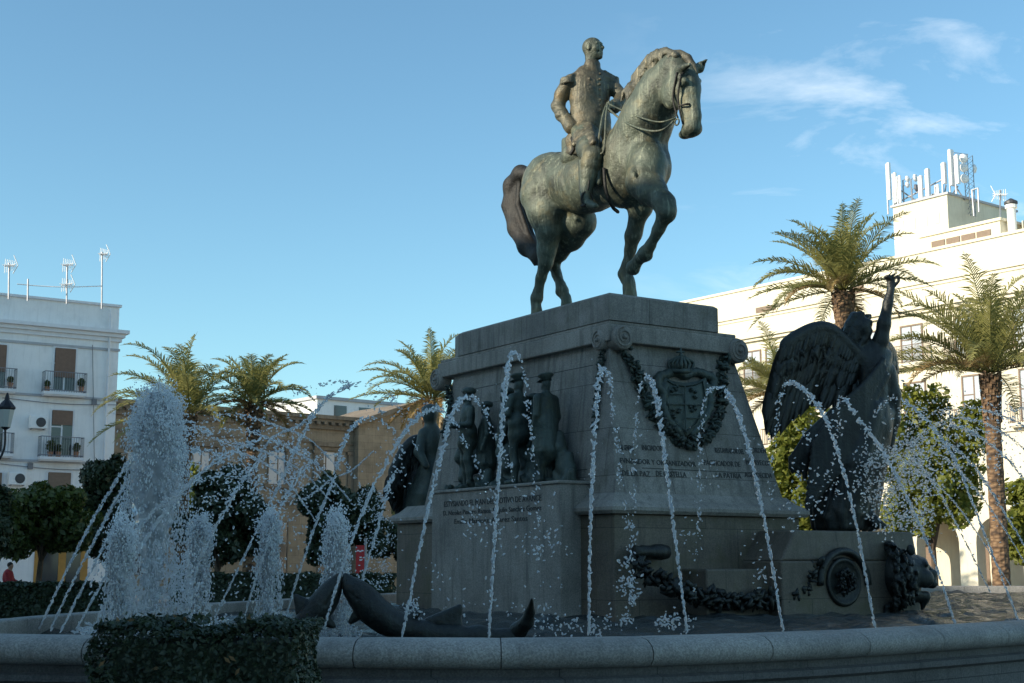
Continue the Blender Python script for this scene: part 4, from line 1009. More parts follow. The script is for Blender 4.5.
J = [
 ([(402, 636, NB), (428, 510, 13.0), (449, 425, 13.4), (459, 403, 13.7), (470, 397, 14.0), (482, 405, 14.4), (491, 428, 14.8), (502, 450, 15.1), (514, 480, 15.4), (528, 520, 15.7)], 'water arc rising behind the dolphin and peaking over the leftmost capped soldier', 4),
 ([(489, 636, 12.3), (495, 530, 12.6), (501, 440, 12.9), (506, 378, 13.2), (514, 352, 13.5), (522, 365, 13.8), (528, 405, 14.2), (532, 450, 14.6), (537, 505, 15.0), (541, 590, 15.3)], 'tall narrow water arc peaking at the cornice in front of the soldiers', 4),
 ([(589, 634, 12.4), (590, 540, 12.7), (593, 460, 13.0), (597, 395, 13.3), (603, 368, 13.6), (610, 385, 14.0), (615, 430, 14.4), (623, 490, 14.8), (630, 560, 15.2), (633, 628, 15.6)], 'water arc rising vertically in front of the front edge of the pedestal', 4),
 ([(687, 632, 12.9), (676, 545, 13.2), (665, 460, 13.5), (657, 400, 13.8), (648, 376, 14.1), (640, 388, 14.5), (636, 430, 14.9), (634, 490, 15.2), (632, 560, 15.6), (630, 625, 16)], 'water arc leaning left between the pedestal edge and the coat of arms', 4),
 ([(783, 630, 13.6), (766, 530, 13.9), (749, 450, 14.2), (733, 402, 14.5), (718, 387, 14.8), (706, 396, 15.2), (701, 430, 15.6), (700, 490, 16.0), (697, 550, 16.4), (693, 620, 16.8)], 'water arc crossing the right edge of the coat of arms', 4),
 ([(875, 628, 14.4), (857, 530, 14.7), (842, 465, 15.0), (824, 415, 15.3), (803, 389, 15.6), (789, 382, 15.9), (781, 395, 16.3), (776, 425, 16.7), (772, 470, 17.0), (770, 520, 17.3)], 'water arc in front of the big wing of the winged figure', 5),
 ([(956, 626, 15.4), (932, 555, 15.8), (908, 500, 16.2), (882, 450, 16.6), (858, 418, 17.0), (846, 400, 17.3), (839, 402, 17.7), (838, 430, 18.0), (833, 455, 18.3), (836, 500, 18.6)], 'water arc before the skirt of the winged figure, starting right of the lion', 5),
 ([(1020, 624, 16.6), (985, 535, 17.0), (955, 460, 17.4), (930, 425, 17.8), (905, 402, 18.2), (888, 400, 18.6), (872, 420, 19.0), (866, 450, 19.3), (866, 500, 19.6)], 'strong bright water arc from the right rim toward the lone orange tree', 4),
 ([(1050, 590, 20), (1015, 530, 20.3), (975, 468, 20.6), (940, 440, 21.0), (910, 440, 21.4), (888, 462, 21.8), (880, 500, 22)], 'farther water arc right of the winged figure, crossing the palm trunk low', 3),
 ([(1060, 560, 21), (1024, 480, 21.3), (985, 440, 21.6), (950, 425, 22.0), (925, 432, 22.4), (905, 455, 22.8), (895, 500, 23)], 'farther water arc entering from the right edge at half height', 3),
 ([(990, 592, 26), (962, 535, 26), (935, 485, 26), (910, 458, 26), (888, 460, 26), (874, 490, 26)], 'thin far water arc ending at the white arches', 3),
 ([(325, 625, 14.0), (345, 560, 14.3), (372, 490, 14.7), (402, 436, 15.1), (424, 412, 15.5), (441, 410, 15.8), (455, 423, 16.1), (464, 440, 16.4), (480, 470, 16.8), (497, 505, 17)], 'water arc leaning right from between the two dolphins', 5),
 ([(287, 614, 17.0), (300, 570, 17.0), (317, 520, 17.1), (332, 483, 17.2), (345, 440, 17.3), (365, 418, 17.6), (392, 430, 18), (404, 460, 18.4)], 'slanting water arc left of the upright foam jet beside the dolphin', 5),
 ([(248, 480, 18.0), (270, 440, 18.0), (300, 425, 18.1), (318, 408, 18.1), (340, 390, 18.2), (361, 383, 18.4), (382, 389, 18.7), (396, 402, 19.0), (405, 425, 19.3), (418, 452, 19.6)], 'high beaded water arc against the sky left of the pedestal', 3),
 ([(217, 613, 17.5), (240, 565, 17.5), (272, 500, 17.6), (300, 440, 17.7), (325, 400, 17.9), (350, 385, 18.1), (330, 382, 18.5), (300, 392, 18.8), (284, 404, 19)], 'long water arc rising right beside the second palm and falling back', 5),
 ([(360, 588, 15.5), (368, 560, 15.6), (377, 530, 15.7), (383, 505, 15.9), (392, 478, 16.1), (400, 470, 16.4), (408, 490, 16.7)], 'short water arc beside the red banner', 4),
 ([(40, 627, 15.6), (62, 580, 15.8), (90, 525, 16.0), (118, 478, 16.3), (145, 440, 16.7), (175, 420, 17.1), (205, 430, 17.6), (228, 455, 18.0), (246, 490, 18.4)], 'leftmost water arc leaning right over the basin', 5),
 ([(52, 627, 15.3), (75, 578, 15.5), (100, 530, 15.7), (124, 487, 16.0), (152, 450, 16.4), (182, 428, 16.8), (214, 436, 17.3), (244, 462, 17.7), (262, 498, 18.1)], 'second water arc from the left end of the basin', 5),
 ([(62, 629, 15.0), (84, 585, 15.2), (107, 540, 15.4), (129, 502, 15.7), (160, 468, 16.1), (198, 450, 16.5), (232, 462, 17.0), (256, 500, 17.4)], 'third water arc from the left end of the basin', 5),
 ([(76, 630, 14.7), (98, 590, 14.9), (122, 552, 15.1), (160, 505, 15.3), (205, 478, 15.7), (245, 478, 16.1), (282, 505, 16.5), (300, 540, 16.9)], 'fourth water arc from the left, passing low behind the small foam jet', 4),
 ([(92, 630, 14.4), (110, 595, 14.5), (132, 560, 14.7), (170, 505, 14.9), (215, 462, 15.2), (262, 440, 15.6), (300, 450, 16.0), (330, 480, 16.4), (344, 520, 16.8)], 'fifth water arc, sweeping wide from the low hedge toward the dolphins', 5),
 ([(182, 616, 15.5), (200, 560, 15.6), (222, 515, 15.7), (250, 470, 15.9), (280, 450, 16.1), (312, 462, 16.5), (332, 500, 16.8)], 'water arc rising between the second and third small foam jets', 3),
 ([(245, 614, 16.2), (262, 560, 16.2), (282, 505, 16.3), (306, 466, 16.5), (335, 455, 16.8), (356, 478, 17.2), (365, 520, 17.5)], 'water arc starting at the third small foam jet', 3),
 ([(330, 500, 20), (300, 470, 20), (265, 452, 20), (232, 442, 20), (200, 440, 20.0), (180, 452, 20.2), (172, 480, 20.4)], 'loose far water arc in front of the stone building', 3),
 ([(340, 470, 20.5), (310, 440, 20.5), (275, 425, 20.5), (240, 415, 20.5), (210, 418, 20.5), (190, 440, 20.7)], 'loose upper far water arc below the first palm crown', 3),
 ([(1062, 500, 22), (1030, 455, 22), (995, 428, 22), (960, 418, 22), (930, 428, 22.2), (908, 450, 22.4), (896, 490, 22.6)], 'upper far arc crossing the right palm trunk below its crown', 3),
 ([(1062, 460, 23), (1030, 430, 23), (1000, 415, 23), (968, 408, 23), (938, 412, 23.2), (912, 430, 23.4), (900, 460, 23.6)], 'topmost far arc of the right spray, against the cream wall', 3),
 ([(1040, 590, 24), (1005, 530, 24), (972, 485, 24), (945, 458, 24), (918, 452, 24.2), (898, 470, 24.4), (886, 510, 24.6)], 'far arc of the right spray falling onto the orange tree', 3),
 ([(1010, 585, 27), (975, 530, 27), (945, 492, 27), (915, 470, 27), (893, 476, 27.2), (880, 505, 27.4)], 'lowest far arc of the right spray next to the skirt', 3),
 ([(350, 500, 21), (318, 466, 21), (285, 446, 21), (250, 432, 21), (215, 430, 21.2), (188, 445, 21.4), (176, 470, 21.6)], 'far left arc crossing the two palm trunks', 3),
 ([(315, 520, 21), (290, 485, 21), (262, 462, 21), (232, 452, 21), (205, 462, 21.2), (190, 490, 21.4)], 'smaller far left arc over the round dark tree', 3),
 ([(372, 452, 20.6), (352, 470, 20.5), (330, 480, 20.4), (300, 500, 20.3), (270, 480, 20.2), (240, 475, 20.2), (215, 490, 20.2)], 'low far water arc in front of the clipped dark trees', 3),
]
for i, (pts, lab, ap) in enumerate(J): jet(pts, lab, r0=.0172 if i not in (13, 23, 24, 25, 26, 27, 28, 29, 30, 31) else .014, apex=ap if i not in (8, 9, 10, 13, 23, 24, 25) else ap, breakup=1 if i < 7 else .75)
# foam jets
def foam_jet(px, ytop, ybot, wtop, Y, label, n, veil):
    org = at(px, ybot, Y); org.z = WZ; top = at(px, ytop, Y); Hh = top.z - org.z; mp = Y / 1388; W_ = wtop * mp / 2
    root = empty('foam_jet', org, 0, label, 'fountain jet', 'upright foaming jets')
    it = []
    for i in range(int(Hh / .02)):               # central stem
        z = i * .02; it.append(((jr.gauss(0, .016), jr.gauss(0, .016), z), .018 * jr.uniform(.6, 1.3), (0, 0, 1.0)))
    blobs('stem', it, M['foam'], root)
    it = []; fl = []
    npk = n // 26
    for k in range(npk):                         # pulses of water on their way up, over and down
        u_ = abs(jr.gauss(0, 1)); ra0 = math.sqrt(jr.random()); h_ = Hh * (1 - .06 * min(u_, 3)) * (1 - .13 * ra0 ** 3) * (1 if jr.random() < .8 else jr.uniform(.6, .95)); ra = W_ * min(1.05, .12 + .70 * ra0) ; a = jr.uniform(0, 6.283)
        tau = jr.uniform(-.85, 1.0); z = h_ * (1 - tau * tau); ex = (1 + tau) if tau < 0 else (1 + .75 * tau)
        rr = ra * ex ** .8 * (.45 + .55 * min(1, ex)) * 1.05; vz = -2 * h_ * tau; vr = ra
        vel = Vector((math.cos(a) * vr, math.sin(a) * vr, vz)); vel = vel.normalized() * (.3 + 1.3 * abs(tau))
        c0 = Vector((rr * math.cos(a), rr * math.sin(a), z)); m_ = int(44 * jr.uniform(.4, 1.6) * (1 if tau < .3 else .75))
        L_ = (.05 + .16 * abs(tau)) * (Hh / 2) ** .5; wd = .020 + .022 * (1 - abs(tau))
        for q in range(m_):
            o2 = vel.normalized() * jr.gauss(0, L_) + Vector((jr.gauss(0, wd), jr.gauss(0, wd), jr.gauss(0, wd)))
            p = c0 + o2
            if p.z < 0: continue
            (it if tau < .45 else fl).append((tuple(p), jr.uniform(.0035, .0098), tuple(vel * jr.uniform(.4, 2.0))))
    sh = Clay(); big = Hh > 1.5; ext = .34 if big else .5
    for (a_, b_) in (((.955, .26), (.86, .70)), ((.86, .70), (.70, .92)), ((.70, .92), (.55, .80)), ((.55, .80), (.36, .42)), ((.36, .42), (.0, .18))):
        sh.cap((0, 0, Hh * a_[0] - W_ * a_[1] * .3), (0, 0, Hh * b_[0] - W_ * b_[1] * .3), W_ * a_[1] * .86, W_ * b_[1] * .86, k=.04)
    fq = 14 if big else 24; am = .030 if big else .018; s0 = px * .37
    def wob(X, Y, Z): return (am * (np.sin(fq * X + 3 * np.sin(9 * Z + s0)) * np.sin(fq * Y + s0 + 2 * np.sin(7 * Z)) + .8 * np.sin(fq * 1.9 * Z + 5 * X + s0) * np.sin(fq * 1.6 * X + 4 * Y) + .5 * np.sin(fq * 3.1 * (X + Y) + 9 * Z)) + am * 1.6 * np.clip(.6 - Z / Hh, 0, 1) * np.sin(fq * .9 * np.arctan2(Y, X))).astype(np.float32)
    sh.obj('water_sheet', .014 if big else .009, M['sheet'], root, warp=wob)
    blobs('head', it, M['foam'], root)
    for i in range(veil // 5):
        a = jr.uniform(0, 6.283); rr = W_ * 2.4 * math.sqrt(jr.random()); fl.append(((rr * math.cos(a), rr * math.sin(a), abs(jr.gauss(0, .06))), jr.uniform(.006, .018), (jr.gauss(0, 1), 0, jr.random())))
    blobs('falling_drops', fl, M['drops'], root)
foam_jet(150, 386, 622, 62, 15.8, 'tallest foaming water column with a rounded head, in front of the first palm', 15000, 3000)
foam_jet(117, 518, 622, 25, 14.6, 'small foaming jet left of the tallest column', 4200, 900)
foam_jet(196, 515, 610, 25, 16.8, 'small foaming jet just right of the tallest column', 4200, 900)
foam_jet(267, 513, 612, 22, 16.4, 'small slender foaming jet in front of the clipped dark trees', 3800, 900)
foam_jet(335, 511, 622, 23, 15.0, 'foaming jet rising between the noses of the two dolphins', 3800, 900)
# splashes and scattered spray
def spray(label, regions, name='spray'):
    it = []
    for (x0, x1, y0, y1, Y0, Y1, n, r0, r1) in regions:
        cl_ = [(jr.uniform(x0, x1), jr.uniform(y0, y1), jr.uniform(Y0, Y1)) for _ in range(max(3, n // 14))]
        for i in range(n):
            c = cl_[jr.randrange(len(cl_))]; s = (x1 - x0) * .07 + 2
            it.append((at(c[0] + jr.gauss(0, s), c[1] + jr.gauss(0, s), c[2]), jr.uniform(r0, r1), (jr.gauss(0, .7), jr.gauss(0, .7), jr.gauss(0, .7))))
    o = blobs(name, [(tuple(p), r, s) for p, r, s in it], M['drops']); tag(o, label, 'spray', kind='stuff')
spray('loose drops flying above the left part of the basin', [(190, 330, 430, 500, 17, 20, 700, .005, .014), (210, 300, 395, 440, 18, 20, 90, .005, .014), (330, 420, 400, 470, 17, 19, 90, .006, .014), (180, 380, 500, 600, 16, 19, 420, .005, .013), (100, 200, 560, 615, 14.5, 16.5, 700, .006, .014)])
spray('cloud of drops beside the winged figure on the right', [(866, 930, 440, 530, 20, 24, 1500, .006, .016), (900, 1024, 405, 470, 20, 24, 800, .006, .016), (870, 1024, 470, 560, 22, 26, 180, .006, .014), (790, 870, 385, 520, 16.5, 17.5, 160, .006, .014)])
spray('drops splashing down in front of the pedestal', [(440, 560, 490, 620, 15, 16.5, 200, .006, .013), (620, 640, 560, 632, 15, 16, 110, .006, .014), (660, 690, 612, 632, 14, 15, 70, .006, .013), (690, 790, 440, 630, 16, 17, 80, .006, .012), (525, 610, 618, 634, 14, 15.5, 160, .005, .012), (395, 420, 600, 630, 13.5, 15, 50, .006, .012)])
spray('fine mist of drops beside the greenish winged figure', [(362, 392, 490, 600, 19, 21, 420, .005, .010)])
# ------------------------------------------------------------ ground
def paving():
    m, t, b = nt('plaza_paving'); v = coords(t)
    br = N(t, 'ShaderNodeTexBrick'); t.links.new(v, br.inputs['Vector']); br.inputs['Scale'].default_value = 1
    br.inputs['Brick Width'].default_value = .8; br.inputs['Row Height'].default_value = .4; br.inputs['Mortar Size'].default_value = .008
    br.inputs['Color1'].default_value = (.19, .18, .165, 1); br.inputs['Color2'].default_value = (.24, .23, .21, 1); br.inputs['Mortar'].default_value = (.08, .08, .08, 1)
    c = mix(t, .5, br.outputs['Color'], ramp(t, [(.3, (.5, .5, .5)), (.7, (1, 1, 1))], noise(t, v, .7, 5)).outputs[0], 'MULTIPLY')
    t.links.new(c, b.inputs['Base Color']); b.inputs['Roughness'].default_value = .8; return m
b = MB(); b.add([(-600, -200, 0), (600, -200, 0), (600, 1200, 0), (-600, 1200, 0)], [(0, 1, 2, 3)])
tag(b.build('ground', paving()), kind='structure')

# ------------------------------------------------------------ foliage helpers
def leaves(name, pts, nrm, size, mat, parent=None, aspect=.55, seed=1, org=(0, 0, 0), droop=0.0):
    """pts Nx3 centres; each a folded leaf quad"""
    r = np.random.default_rng(seed); n = len(pts)
    a = r.normal(size=(n, 3)); a /= np.linalg.norm(a, axis=1)[:, None]
    d = r.normal(size=(n, 3)) + nrm; d /= np.linalg.norm(d, axis=1)[:, None]
    b_ = np.cross(a, d); b_ /= np.linalg.norm(b_, axis=1)[:, None]; a = np.cross(d, b_)
    s = size * r.uniform(.45, 1.5, (n, 1)); p = pts - np.array(org)
    v = np.stack([p - a * s, p + b_ * s * aspect + d * s * .15, p + a * s, p - b_ * s * aspect + d * s * .15], 1).reshape(-1, 3)
    f = np.arange(4 * n).reshape(-1, 4); return np_mesh(name, v, f, mat, parent, smooth=False)
def crown_points(blobs_, n, seed, thin=.35):
    """points near the skins of overlapping clumps"""
    r = np.random.default_rng(seed); c = np.array([b[:3] for b in blobs_]); rad = np.array([b[3:6] for b in blobs_])
    w = rad.prod(1) ** (2 / 3); k = r.choice(len(blobs_), n, p=w / w.sum())
    d = r.normal(size=(n, 3)); d /= np.linalg.norm(d, axis=1)[:, None]
    rr = r.uniform(0, 1, n)[:, None] ** thin
    return c[k] + d * rad[k] * rr, d
def tree(name, base, height, wid, mat, label, group, n=7000, leaf_s=.12, trunk_h=.4, seed=1, trunk_r=.12, squash=1.0, clumps=26):
    r = random.Random(seed); root = empty(name, base, 0, label, 'tree', group)
    cz = height * (1 + trunk_h) / 2; hz = height * (1 - trunk_h) / 2; B = []
    for i in range(clumps):
        th = r.uniform(0, 6.283); u = r.uniform(-1, 1); q = math.sqrt(1 - u * u); f = r.uniform(.5, 1.0)
        s = r.uniform(.15, .38)
        B.append((wid / 2 * q * math.cos(th) * f, wid / 2 * q * math.sin(th) * f * squash, cz + hz * u * f, wid / 2 * s, wid / 2 * s, hz * s))
    B.append((0, 0, cz, wid * .33, wid * .33, hz * .7))
    p, d = crown_points(B, n, seed); leaves('crown', p, d * 1.2, leaf_s, mat, root, seed=seed)
    b = MB(); b.tube(spline([(0, 0, -.05), (r.uniform(-.05, .05), 0, height * trunk_h * .5), (r.uniform(-.1, .1), .05, cz)], 4), [trunk_r * (1.1 - .5 * i / 8) for i in range(9)], 8)
    for i in range(6):
        th = r.uniform(0, 6.283); b.tube([(0, 0, height * trunk_h * .9), (wid * .16 * math.cos(th), wid * .16 * math.sin(th), cz * .95), (wid * .34 * math.cos(th), wid * .34 * math.sin(th), cz + hz * r.uniform(-.1, .5))], [trunk_r * .5, trunk_r * .35, trunk_r * .12], 6)
    b.build('trunk', M['trunk'], root, smooth=True); return root
def palm(px, ycrown, Y, R_, label, seed, n_fr=44, trunk_r=.2, wind=(-.25, 0), up=1.0, dry=5, bulb=1.6, lean=0):
    r = random.Random(seed); top = at(px, ycrown, Y); Hh = top.z; base = Vector((top.x + lean, top.y, 0))
    root = empty('palm_tree', base, 0, label, 'palm', 'palm trees around the square')
    b = MB(); pts = []; rad = []
    for i in range(40):
        t = i / 39; z = Hh * t - .05; pts.append((-lean * t ** 1.2, 0, z))
        rr = trunk_r * (1.12 - .2 * t) * (1 + .05 * (i % 2))
        if t > .86: rr = trunk_r * (1 + (bulb - 1) * math.sin(min(1, (t - .86) / .12) * math.pi * .55))
        rad.append(rr)
    b.tube(pts, rad, 14)
    cx = -lean
    for i in range(90):                       # old leaf bases
        a = i * 2.4; t = .80 + .2 * i / 90; z = Hh * t; q = trunk_r * (1 + (bulb - 1) * min(1, max(0, (t - .86) / .1))) * .98
        o_ = Vector((cx + math.cos(a) * q, math.sin(a) * q, z)); b.obox(o_, Vector((math.cos(a), math.sin(a), .8)) * .05, Vector((-math.sin(a), math.cos(a), 0)) * .06, (0, 0, .07))
    b.build('trunk', M['palm_trunk'], root)
    vs = []; fs = []; mi = []; o = 0
    st = MB()
    for i in range(n_fr):
        a = i * 2.39996 + r.uniform(-.2, .2); e = R(88) - (i / n_fr) ** 1.05 * R(112) * up + r.uniform(-.22, .18); cv = r.uniform(.65, 1.45)
        L_ = R_ * r.uniform(.85, 1.1) * (1 if i > 6 else .85); isdry = i >= n_fr - dry
        if isdry: L_ *= .7
        p = Vector((cx, 0, Hh + .05)) + Vector((math.cos(a), math.sin(a), 0)) * trunk_r * .6
        h = Vector((math.cos(a) + wind[0] * .6, math.sin(a) + wind[1] * .6, 0)).normalized(); ns = 26; P = [p]
        el = e
        for k in range(ns):
            d = h * math.cos(el) + Vector((0, 0, math.sin(el))); d = (d + Vector((wind[0], wind[1], 0)) * .35 * (k / ns)).normalized()
            p = p + d * L_ / ns; P.append(p); el -= R(r.uniform(1.5, 2.6)) * (.2 + 2.1 * k / ns) * (1.1 if e > .3 else .9) * cv
        st.tube(P[::3] + [P[-1]], [.03 * (1 - .85 * j / (len(P[::3]))) for j in range(len(P[::3]) + 1)], 4)
        for k in range(3, ns + 1):
            t = k / ns; ax = (P[k] - P[k - 1]).normalized(); sd = ax.cross(Vector((0, 0, 1)))
            if sd.length < .05: sd = Vector((-h.y, h.x, 0))
            sd.normalize(); upv = sd.cross(ax)
            ll = R_ * .22 * math.sin(math.pi * min(1, .14 + t * .86)) ** .6 * (1.05 - .4 * t)
            for s in (-1, 1):
                for sub in (0, .5):
                    o_ = P[k - 1].lerp(P[k], sub); d = (sd * s * .75 + ax * .75 + upv * r.uniform(.1, .7)).normalized() 
                    l2 = ll * r.uniform(.55, 1.15); w = ax * .022
                    q1 = o_ + d * l2 * .55; q2 = o_ + (d - Vector((0, 0, .32))).normalized() * l2
                    vs += [o_ - w, o_ + w, q1 + w * 1.2, q1 - w * 1.2, q2]; fs += [(o, o + 1, o + 2, o + 3), (o + 3, o + 2, o + 4)]; mi += [1 if isdry else 0] * 2; o += 5
    base_n = len(vs); vs += st.v; fs += [tuple(x + base_n for x in f) for f in st.f]; mi += [0] * len(st.f)
    mesh_obj('crown', vs, fs, [M['palm_leaf'], M['palm_dry']], root, False, mi)
    return root
palm(843, 291, 45, 3.5, 'tall palm with fanned crown against sky and cream building, behind the raised arm', 3, 40, .185, (-.3, 0), .84, 4, 1.9)
palm(990, 374, 43, 4.3, 'palm with sunlit trunk at the right edge in front of the cream building', 5, 42, .25, (-.2, 0), .78, 4, 1.2)
palm(186, 416, 50, 3.6, 'wind-blown palm behind the tallest foam column', 8, 34, .22, (-.6, 0), .95, 5, 1.7)
palm(254, 404, 52, 2.75, 'palm standing in front of the stone building, right of the wind-blown one', 11, 30, .22, (.15, 0), .95, 5, 1.5)
palm(431, 400, 55, 3.4, 'palm whose crown shows at the left corner of the pedestal', 14, 32, .26, (-.3, 0), .95, 5, 1.6)
palm(780, 395, 58, 3.6, 'small palm squeezed between the pedestal and the dark wing', 19, 38, .24, (-.1, 0), .95, 6, 1.5)
palm(508, 368, 60, 2.6, 'far palm of which only the frond tips show above the pedestal', 23, 30, .24, (0, 0), .9, 3, 1.4)

def gtree(px, ytop, Y, wpx, mat, label, group, kind='orange_tree', **k):
    top = at(px, ytop, Y); w = wpx * Y / 1388; return tree(kind, (top.x, top.y, 0), top.z, w, mat, label, group, **k)
GO = 'clipped orange trees round the square'
gtree(45, 482, 46, 110, M['orange_leaf'], 'dark orange tree with leaves lightened as if sunlit, in front of the white house', GO, n=17000, leaf_s=.105, trunk_h=.42, seed=2)
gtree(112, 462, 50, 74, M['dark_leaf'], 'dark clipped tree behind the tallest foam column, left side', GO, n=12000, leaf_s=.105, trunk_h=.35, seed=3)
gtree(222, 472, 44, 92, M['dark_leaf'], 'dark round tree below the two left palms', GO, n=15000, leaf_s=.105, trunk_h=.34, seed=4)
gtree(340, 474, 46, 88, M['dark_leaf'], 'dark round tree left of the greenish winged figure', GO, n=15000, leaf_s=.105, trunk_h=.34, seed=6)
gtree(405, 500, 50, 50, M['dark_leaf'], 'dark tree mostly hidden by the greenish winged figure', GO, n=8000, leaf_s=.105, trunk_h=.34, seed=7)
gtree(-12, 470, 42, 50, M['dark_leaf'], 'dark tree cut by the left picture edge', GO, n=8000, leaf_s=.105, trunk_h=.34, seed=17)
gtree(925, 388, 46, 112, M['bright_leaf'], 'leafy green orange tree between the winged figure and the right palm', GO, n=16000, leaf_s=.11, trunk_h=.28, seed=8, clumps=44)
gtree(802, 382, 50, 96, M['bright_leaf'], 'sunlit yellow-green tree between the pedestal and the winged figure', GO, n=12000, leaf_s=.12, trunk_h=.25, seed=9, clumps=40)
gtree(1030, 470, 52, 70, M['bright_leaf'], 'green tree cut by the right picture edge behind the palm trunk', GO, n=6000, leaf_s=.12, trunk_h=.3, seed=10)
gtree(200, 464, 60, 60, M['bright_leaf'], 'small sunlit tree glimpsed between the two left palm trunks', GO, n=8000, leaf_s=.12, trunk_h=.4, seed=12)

# hedges
def box_leaves(name, lo, hi, n, size, mat, root, seed, org):
    r = np.random.default_rng(seed); lo = np.array(lo); hi = np.array(hi); p = r.uniform(lo, hi, (n, 3)); ext = hi - lo
    ar = np.array([ext[1] * ext[2], ext[0] * ext[2], ext[0] * ext[1]]); ax = r.choice(3, n, p=ar / ar.sum()); sd = np.where(ax == 2, 1, r.integers(0, 2, n))
    for i in range(3):
        m_ = ax == i; p[m_, i] = np.where(sd[m_] == 1, hi[i], lo[i]) + (1 - 2 * sd[m_]) * np.abs(r.normal(0, size * 1.0, m_.sum()))
    p[:, 2] += .035 * np.sin(p[:, 0] * 7) + .02 * np.sin(p[:, 0] * 19 + 2); p[:, 1] += .04 * np.sin(p[:, 0] * 9 + p[:, 2] * 5); p[:, 0] += .03 * np.sin(p[:, 2] * 11)
    d = np.zeros((n, 3)); d[np.arange(n), ax] = 2 * sd - 1; d[:, 2] += .5
    return leaves(name, p, d * 1.5, size, mat, root, seed=seed, org=org, aspect=.5)
c = at(205, 622, 9.0)
HG = empty('clipped_hedge', (c.x, 9.0, 0), 0, 'dark clipped hedge in front of the basin rim, near the camera', 'hedge')
org = np.array([c.x, 9.0, 0]); x0, x1 = at(102, 622, 9).x, at(306, 622, 9).x
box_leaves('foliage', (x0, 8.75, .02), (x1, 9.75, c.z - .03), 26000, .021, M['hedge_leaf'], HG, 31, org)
sp = np.random.default_rng(8); sx_ = sp.uniform(x0, x1, 46); P_ = []
for q_ in sx_:
    hgt = sp.uniform(.02, .075); yy = sp.uniform(8.75, 9.7)
    for k_ in range(7): P_.append((q_ + sp.normal(0, .018) + .02 * k_ * sp.normal(0, .3), yy + sp.normal(0, .018), c.z - .03 + hgt * k_ / 6))
P_ = np.array(P_); leaves('sprigs', P_, np.tile([0, -.3, .8], (len(P_), 1)), .022, M['hedge_leaf'], HG, seed=77, org=org)
b = MB(); b.box(x0 + .1 - c.x, x1 - .1 - c.x, -.15, .65, .02, c.z - .13); b.build('stems', M['hedge_leaf'], HG)
lf = at(92, 638, 8.9); b = MB()
b.tube([at(104, 634, 8.9) - Vector(org), at(98, 632, 8.9) - Vector(org), at(93, 634, 8.9) - Vector(org)], .003, 5)
for (x, y, dx, dy) in ((97, 630, -5, -4), (93, 640, -7, 3), (104, 627, -2, -6), (110, 626, 5, -5)):
    p = at(x, y, 8.9) - Vector(org); q = Vector((dx, 0, -dy)) * .0045; s_ = Vector((q.z, .02, -q.x)) * .35; b.add([p, p + q * .5 + s_, p + q * 1.3, p + q * .5 - s_], [(0, 1, 2, 3)])
b.build('twig', M['hedge_leaf'], HG)
b = MB()
for i in range(14):
    x = rnd.uniform(x0, x1); y = rnd.uniform(8.72, 8.78) if i % 2 else rnd.uniform(8.8, 9.7); z = rnd.uniform(c.z - .3, c.z - .05) if i % 2 else c.z + .01
    p = Vector((x, y, z)) - Vector(org); a = rnd.uniform(0, 6); q = Vector((math.cos(a), -.3, math.sin(a))) * .03; s_ = Vector((-q.z, 0, q.x)) * .4
    b.add([p - q, p + s_, p + q, p - s_], [(0, 1, 2, 3)])
b.build('dry_leaves', M['dry_leaf'], HG)
def far_hedge(xa, xb, ytop, Y, label, n, seed):
    a = at(xa, ytop, Y); e = at(xb, ytop, Y); cx = (a.x + e.x) / 2; r_ = empty('clipped_hedge', (cx, Y, 0), 0, label, 'hedge')
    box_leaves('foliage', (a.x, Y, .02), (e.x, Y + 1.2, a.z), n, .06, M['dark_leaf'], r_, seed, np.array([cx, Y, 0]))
    b = MB(); b.box(a.x - cx + .1, e.x - cx - .1, .1, 1.1, .02, a.z - .1); b.build('stems', M['dark_leaf'], r_)
far_hedge(-40, 110, 584, 34, 'low dark hedge beyond the left end of the basin', 12000, 41)
far_hedge(170, 392, 574, 40, 'long low hedge below the stone building', 15000, 42)

# ------------------------------------------------------------ white house on the left
def facade(o, ux, name='f'):
    """returns placing helpers on a vertical plane through o along ux"""
    ux = ux.normalized(); nn = Vector((ux.y, -ux.x, 0))    # outwards (to the viewer)
    def s(px, py=None, d=0.0):
        h = plane_hit(px, py, o + nn * d, nn); return (h - o).dot(ux), h.z
    return ux, nn, s
def fmat(root, ux, nn):                              # local frame of a building: x along facade, y into it
    root.rotation_euler.z = math.atan2(ux.y, ux.x)
LW = at(114, 450, 70); LW.z = 0
ux, nn, S_ = facade(LW, U)
LB = empty('white_house', LW, ANG, 'white four storey house with balconies at the left, in shade', 'building')
W0 = -26.0
zr = S_(60, 299)[1]; zp = S_(60, 329)[1]; z3 = S_(66, 392)[1]; z2 = S_(62, 457)[1]; zs = S_(66, 346)[1]
b = MB(); b.box(W0, 0, 0, 12, 0, zp); b.box(W0, -.05, 0.02, 11.9, zp, zr - .12); b.build('wall', M['white_wall'], LB)
b = MB(); b.box(W0, .05, -.1, 12.05, zr - .12, zr); b.build('parapet_cap', M['white_trim'], LB)
b = MB(); b.box(W0, .25, -.25, 12.2, zp - .2, zp - .003); b.box(W0, .42, -.42, 12.3, zp, zp + .18); b.box(W0, .12, -.12, 12.1, zp - .42, zp - .203); b.build('cornice', M['white_trim'], LB)
b = MB()
for z in (zs, z3 - .25, z2 - .25): b.box(W0, .06, -.07, 0, z - .06, z + .06)
b.build('string_course', M['grey_trim'], LB)
b = MB(); x, _ = S_(106, 400); b.tube([(x, -.12, zr - .3), (x, -.12, 1)], .06, 8); b.build('drainpipe', M['white_trim'], LB)
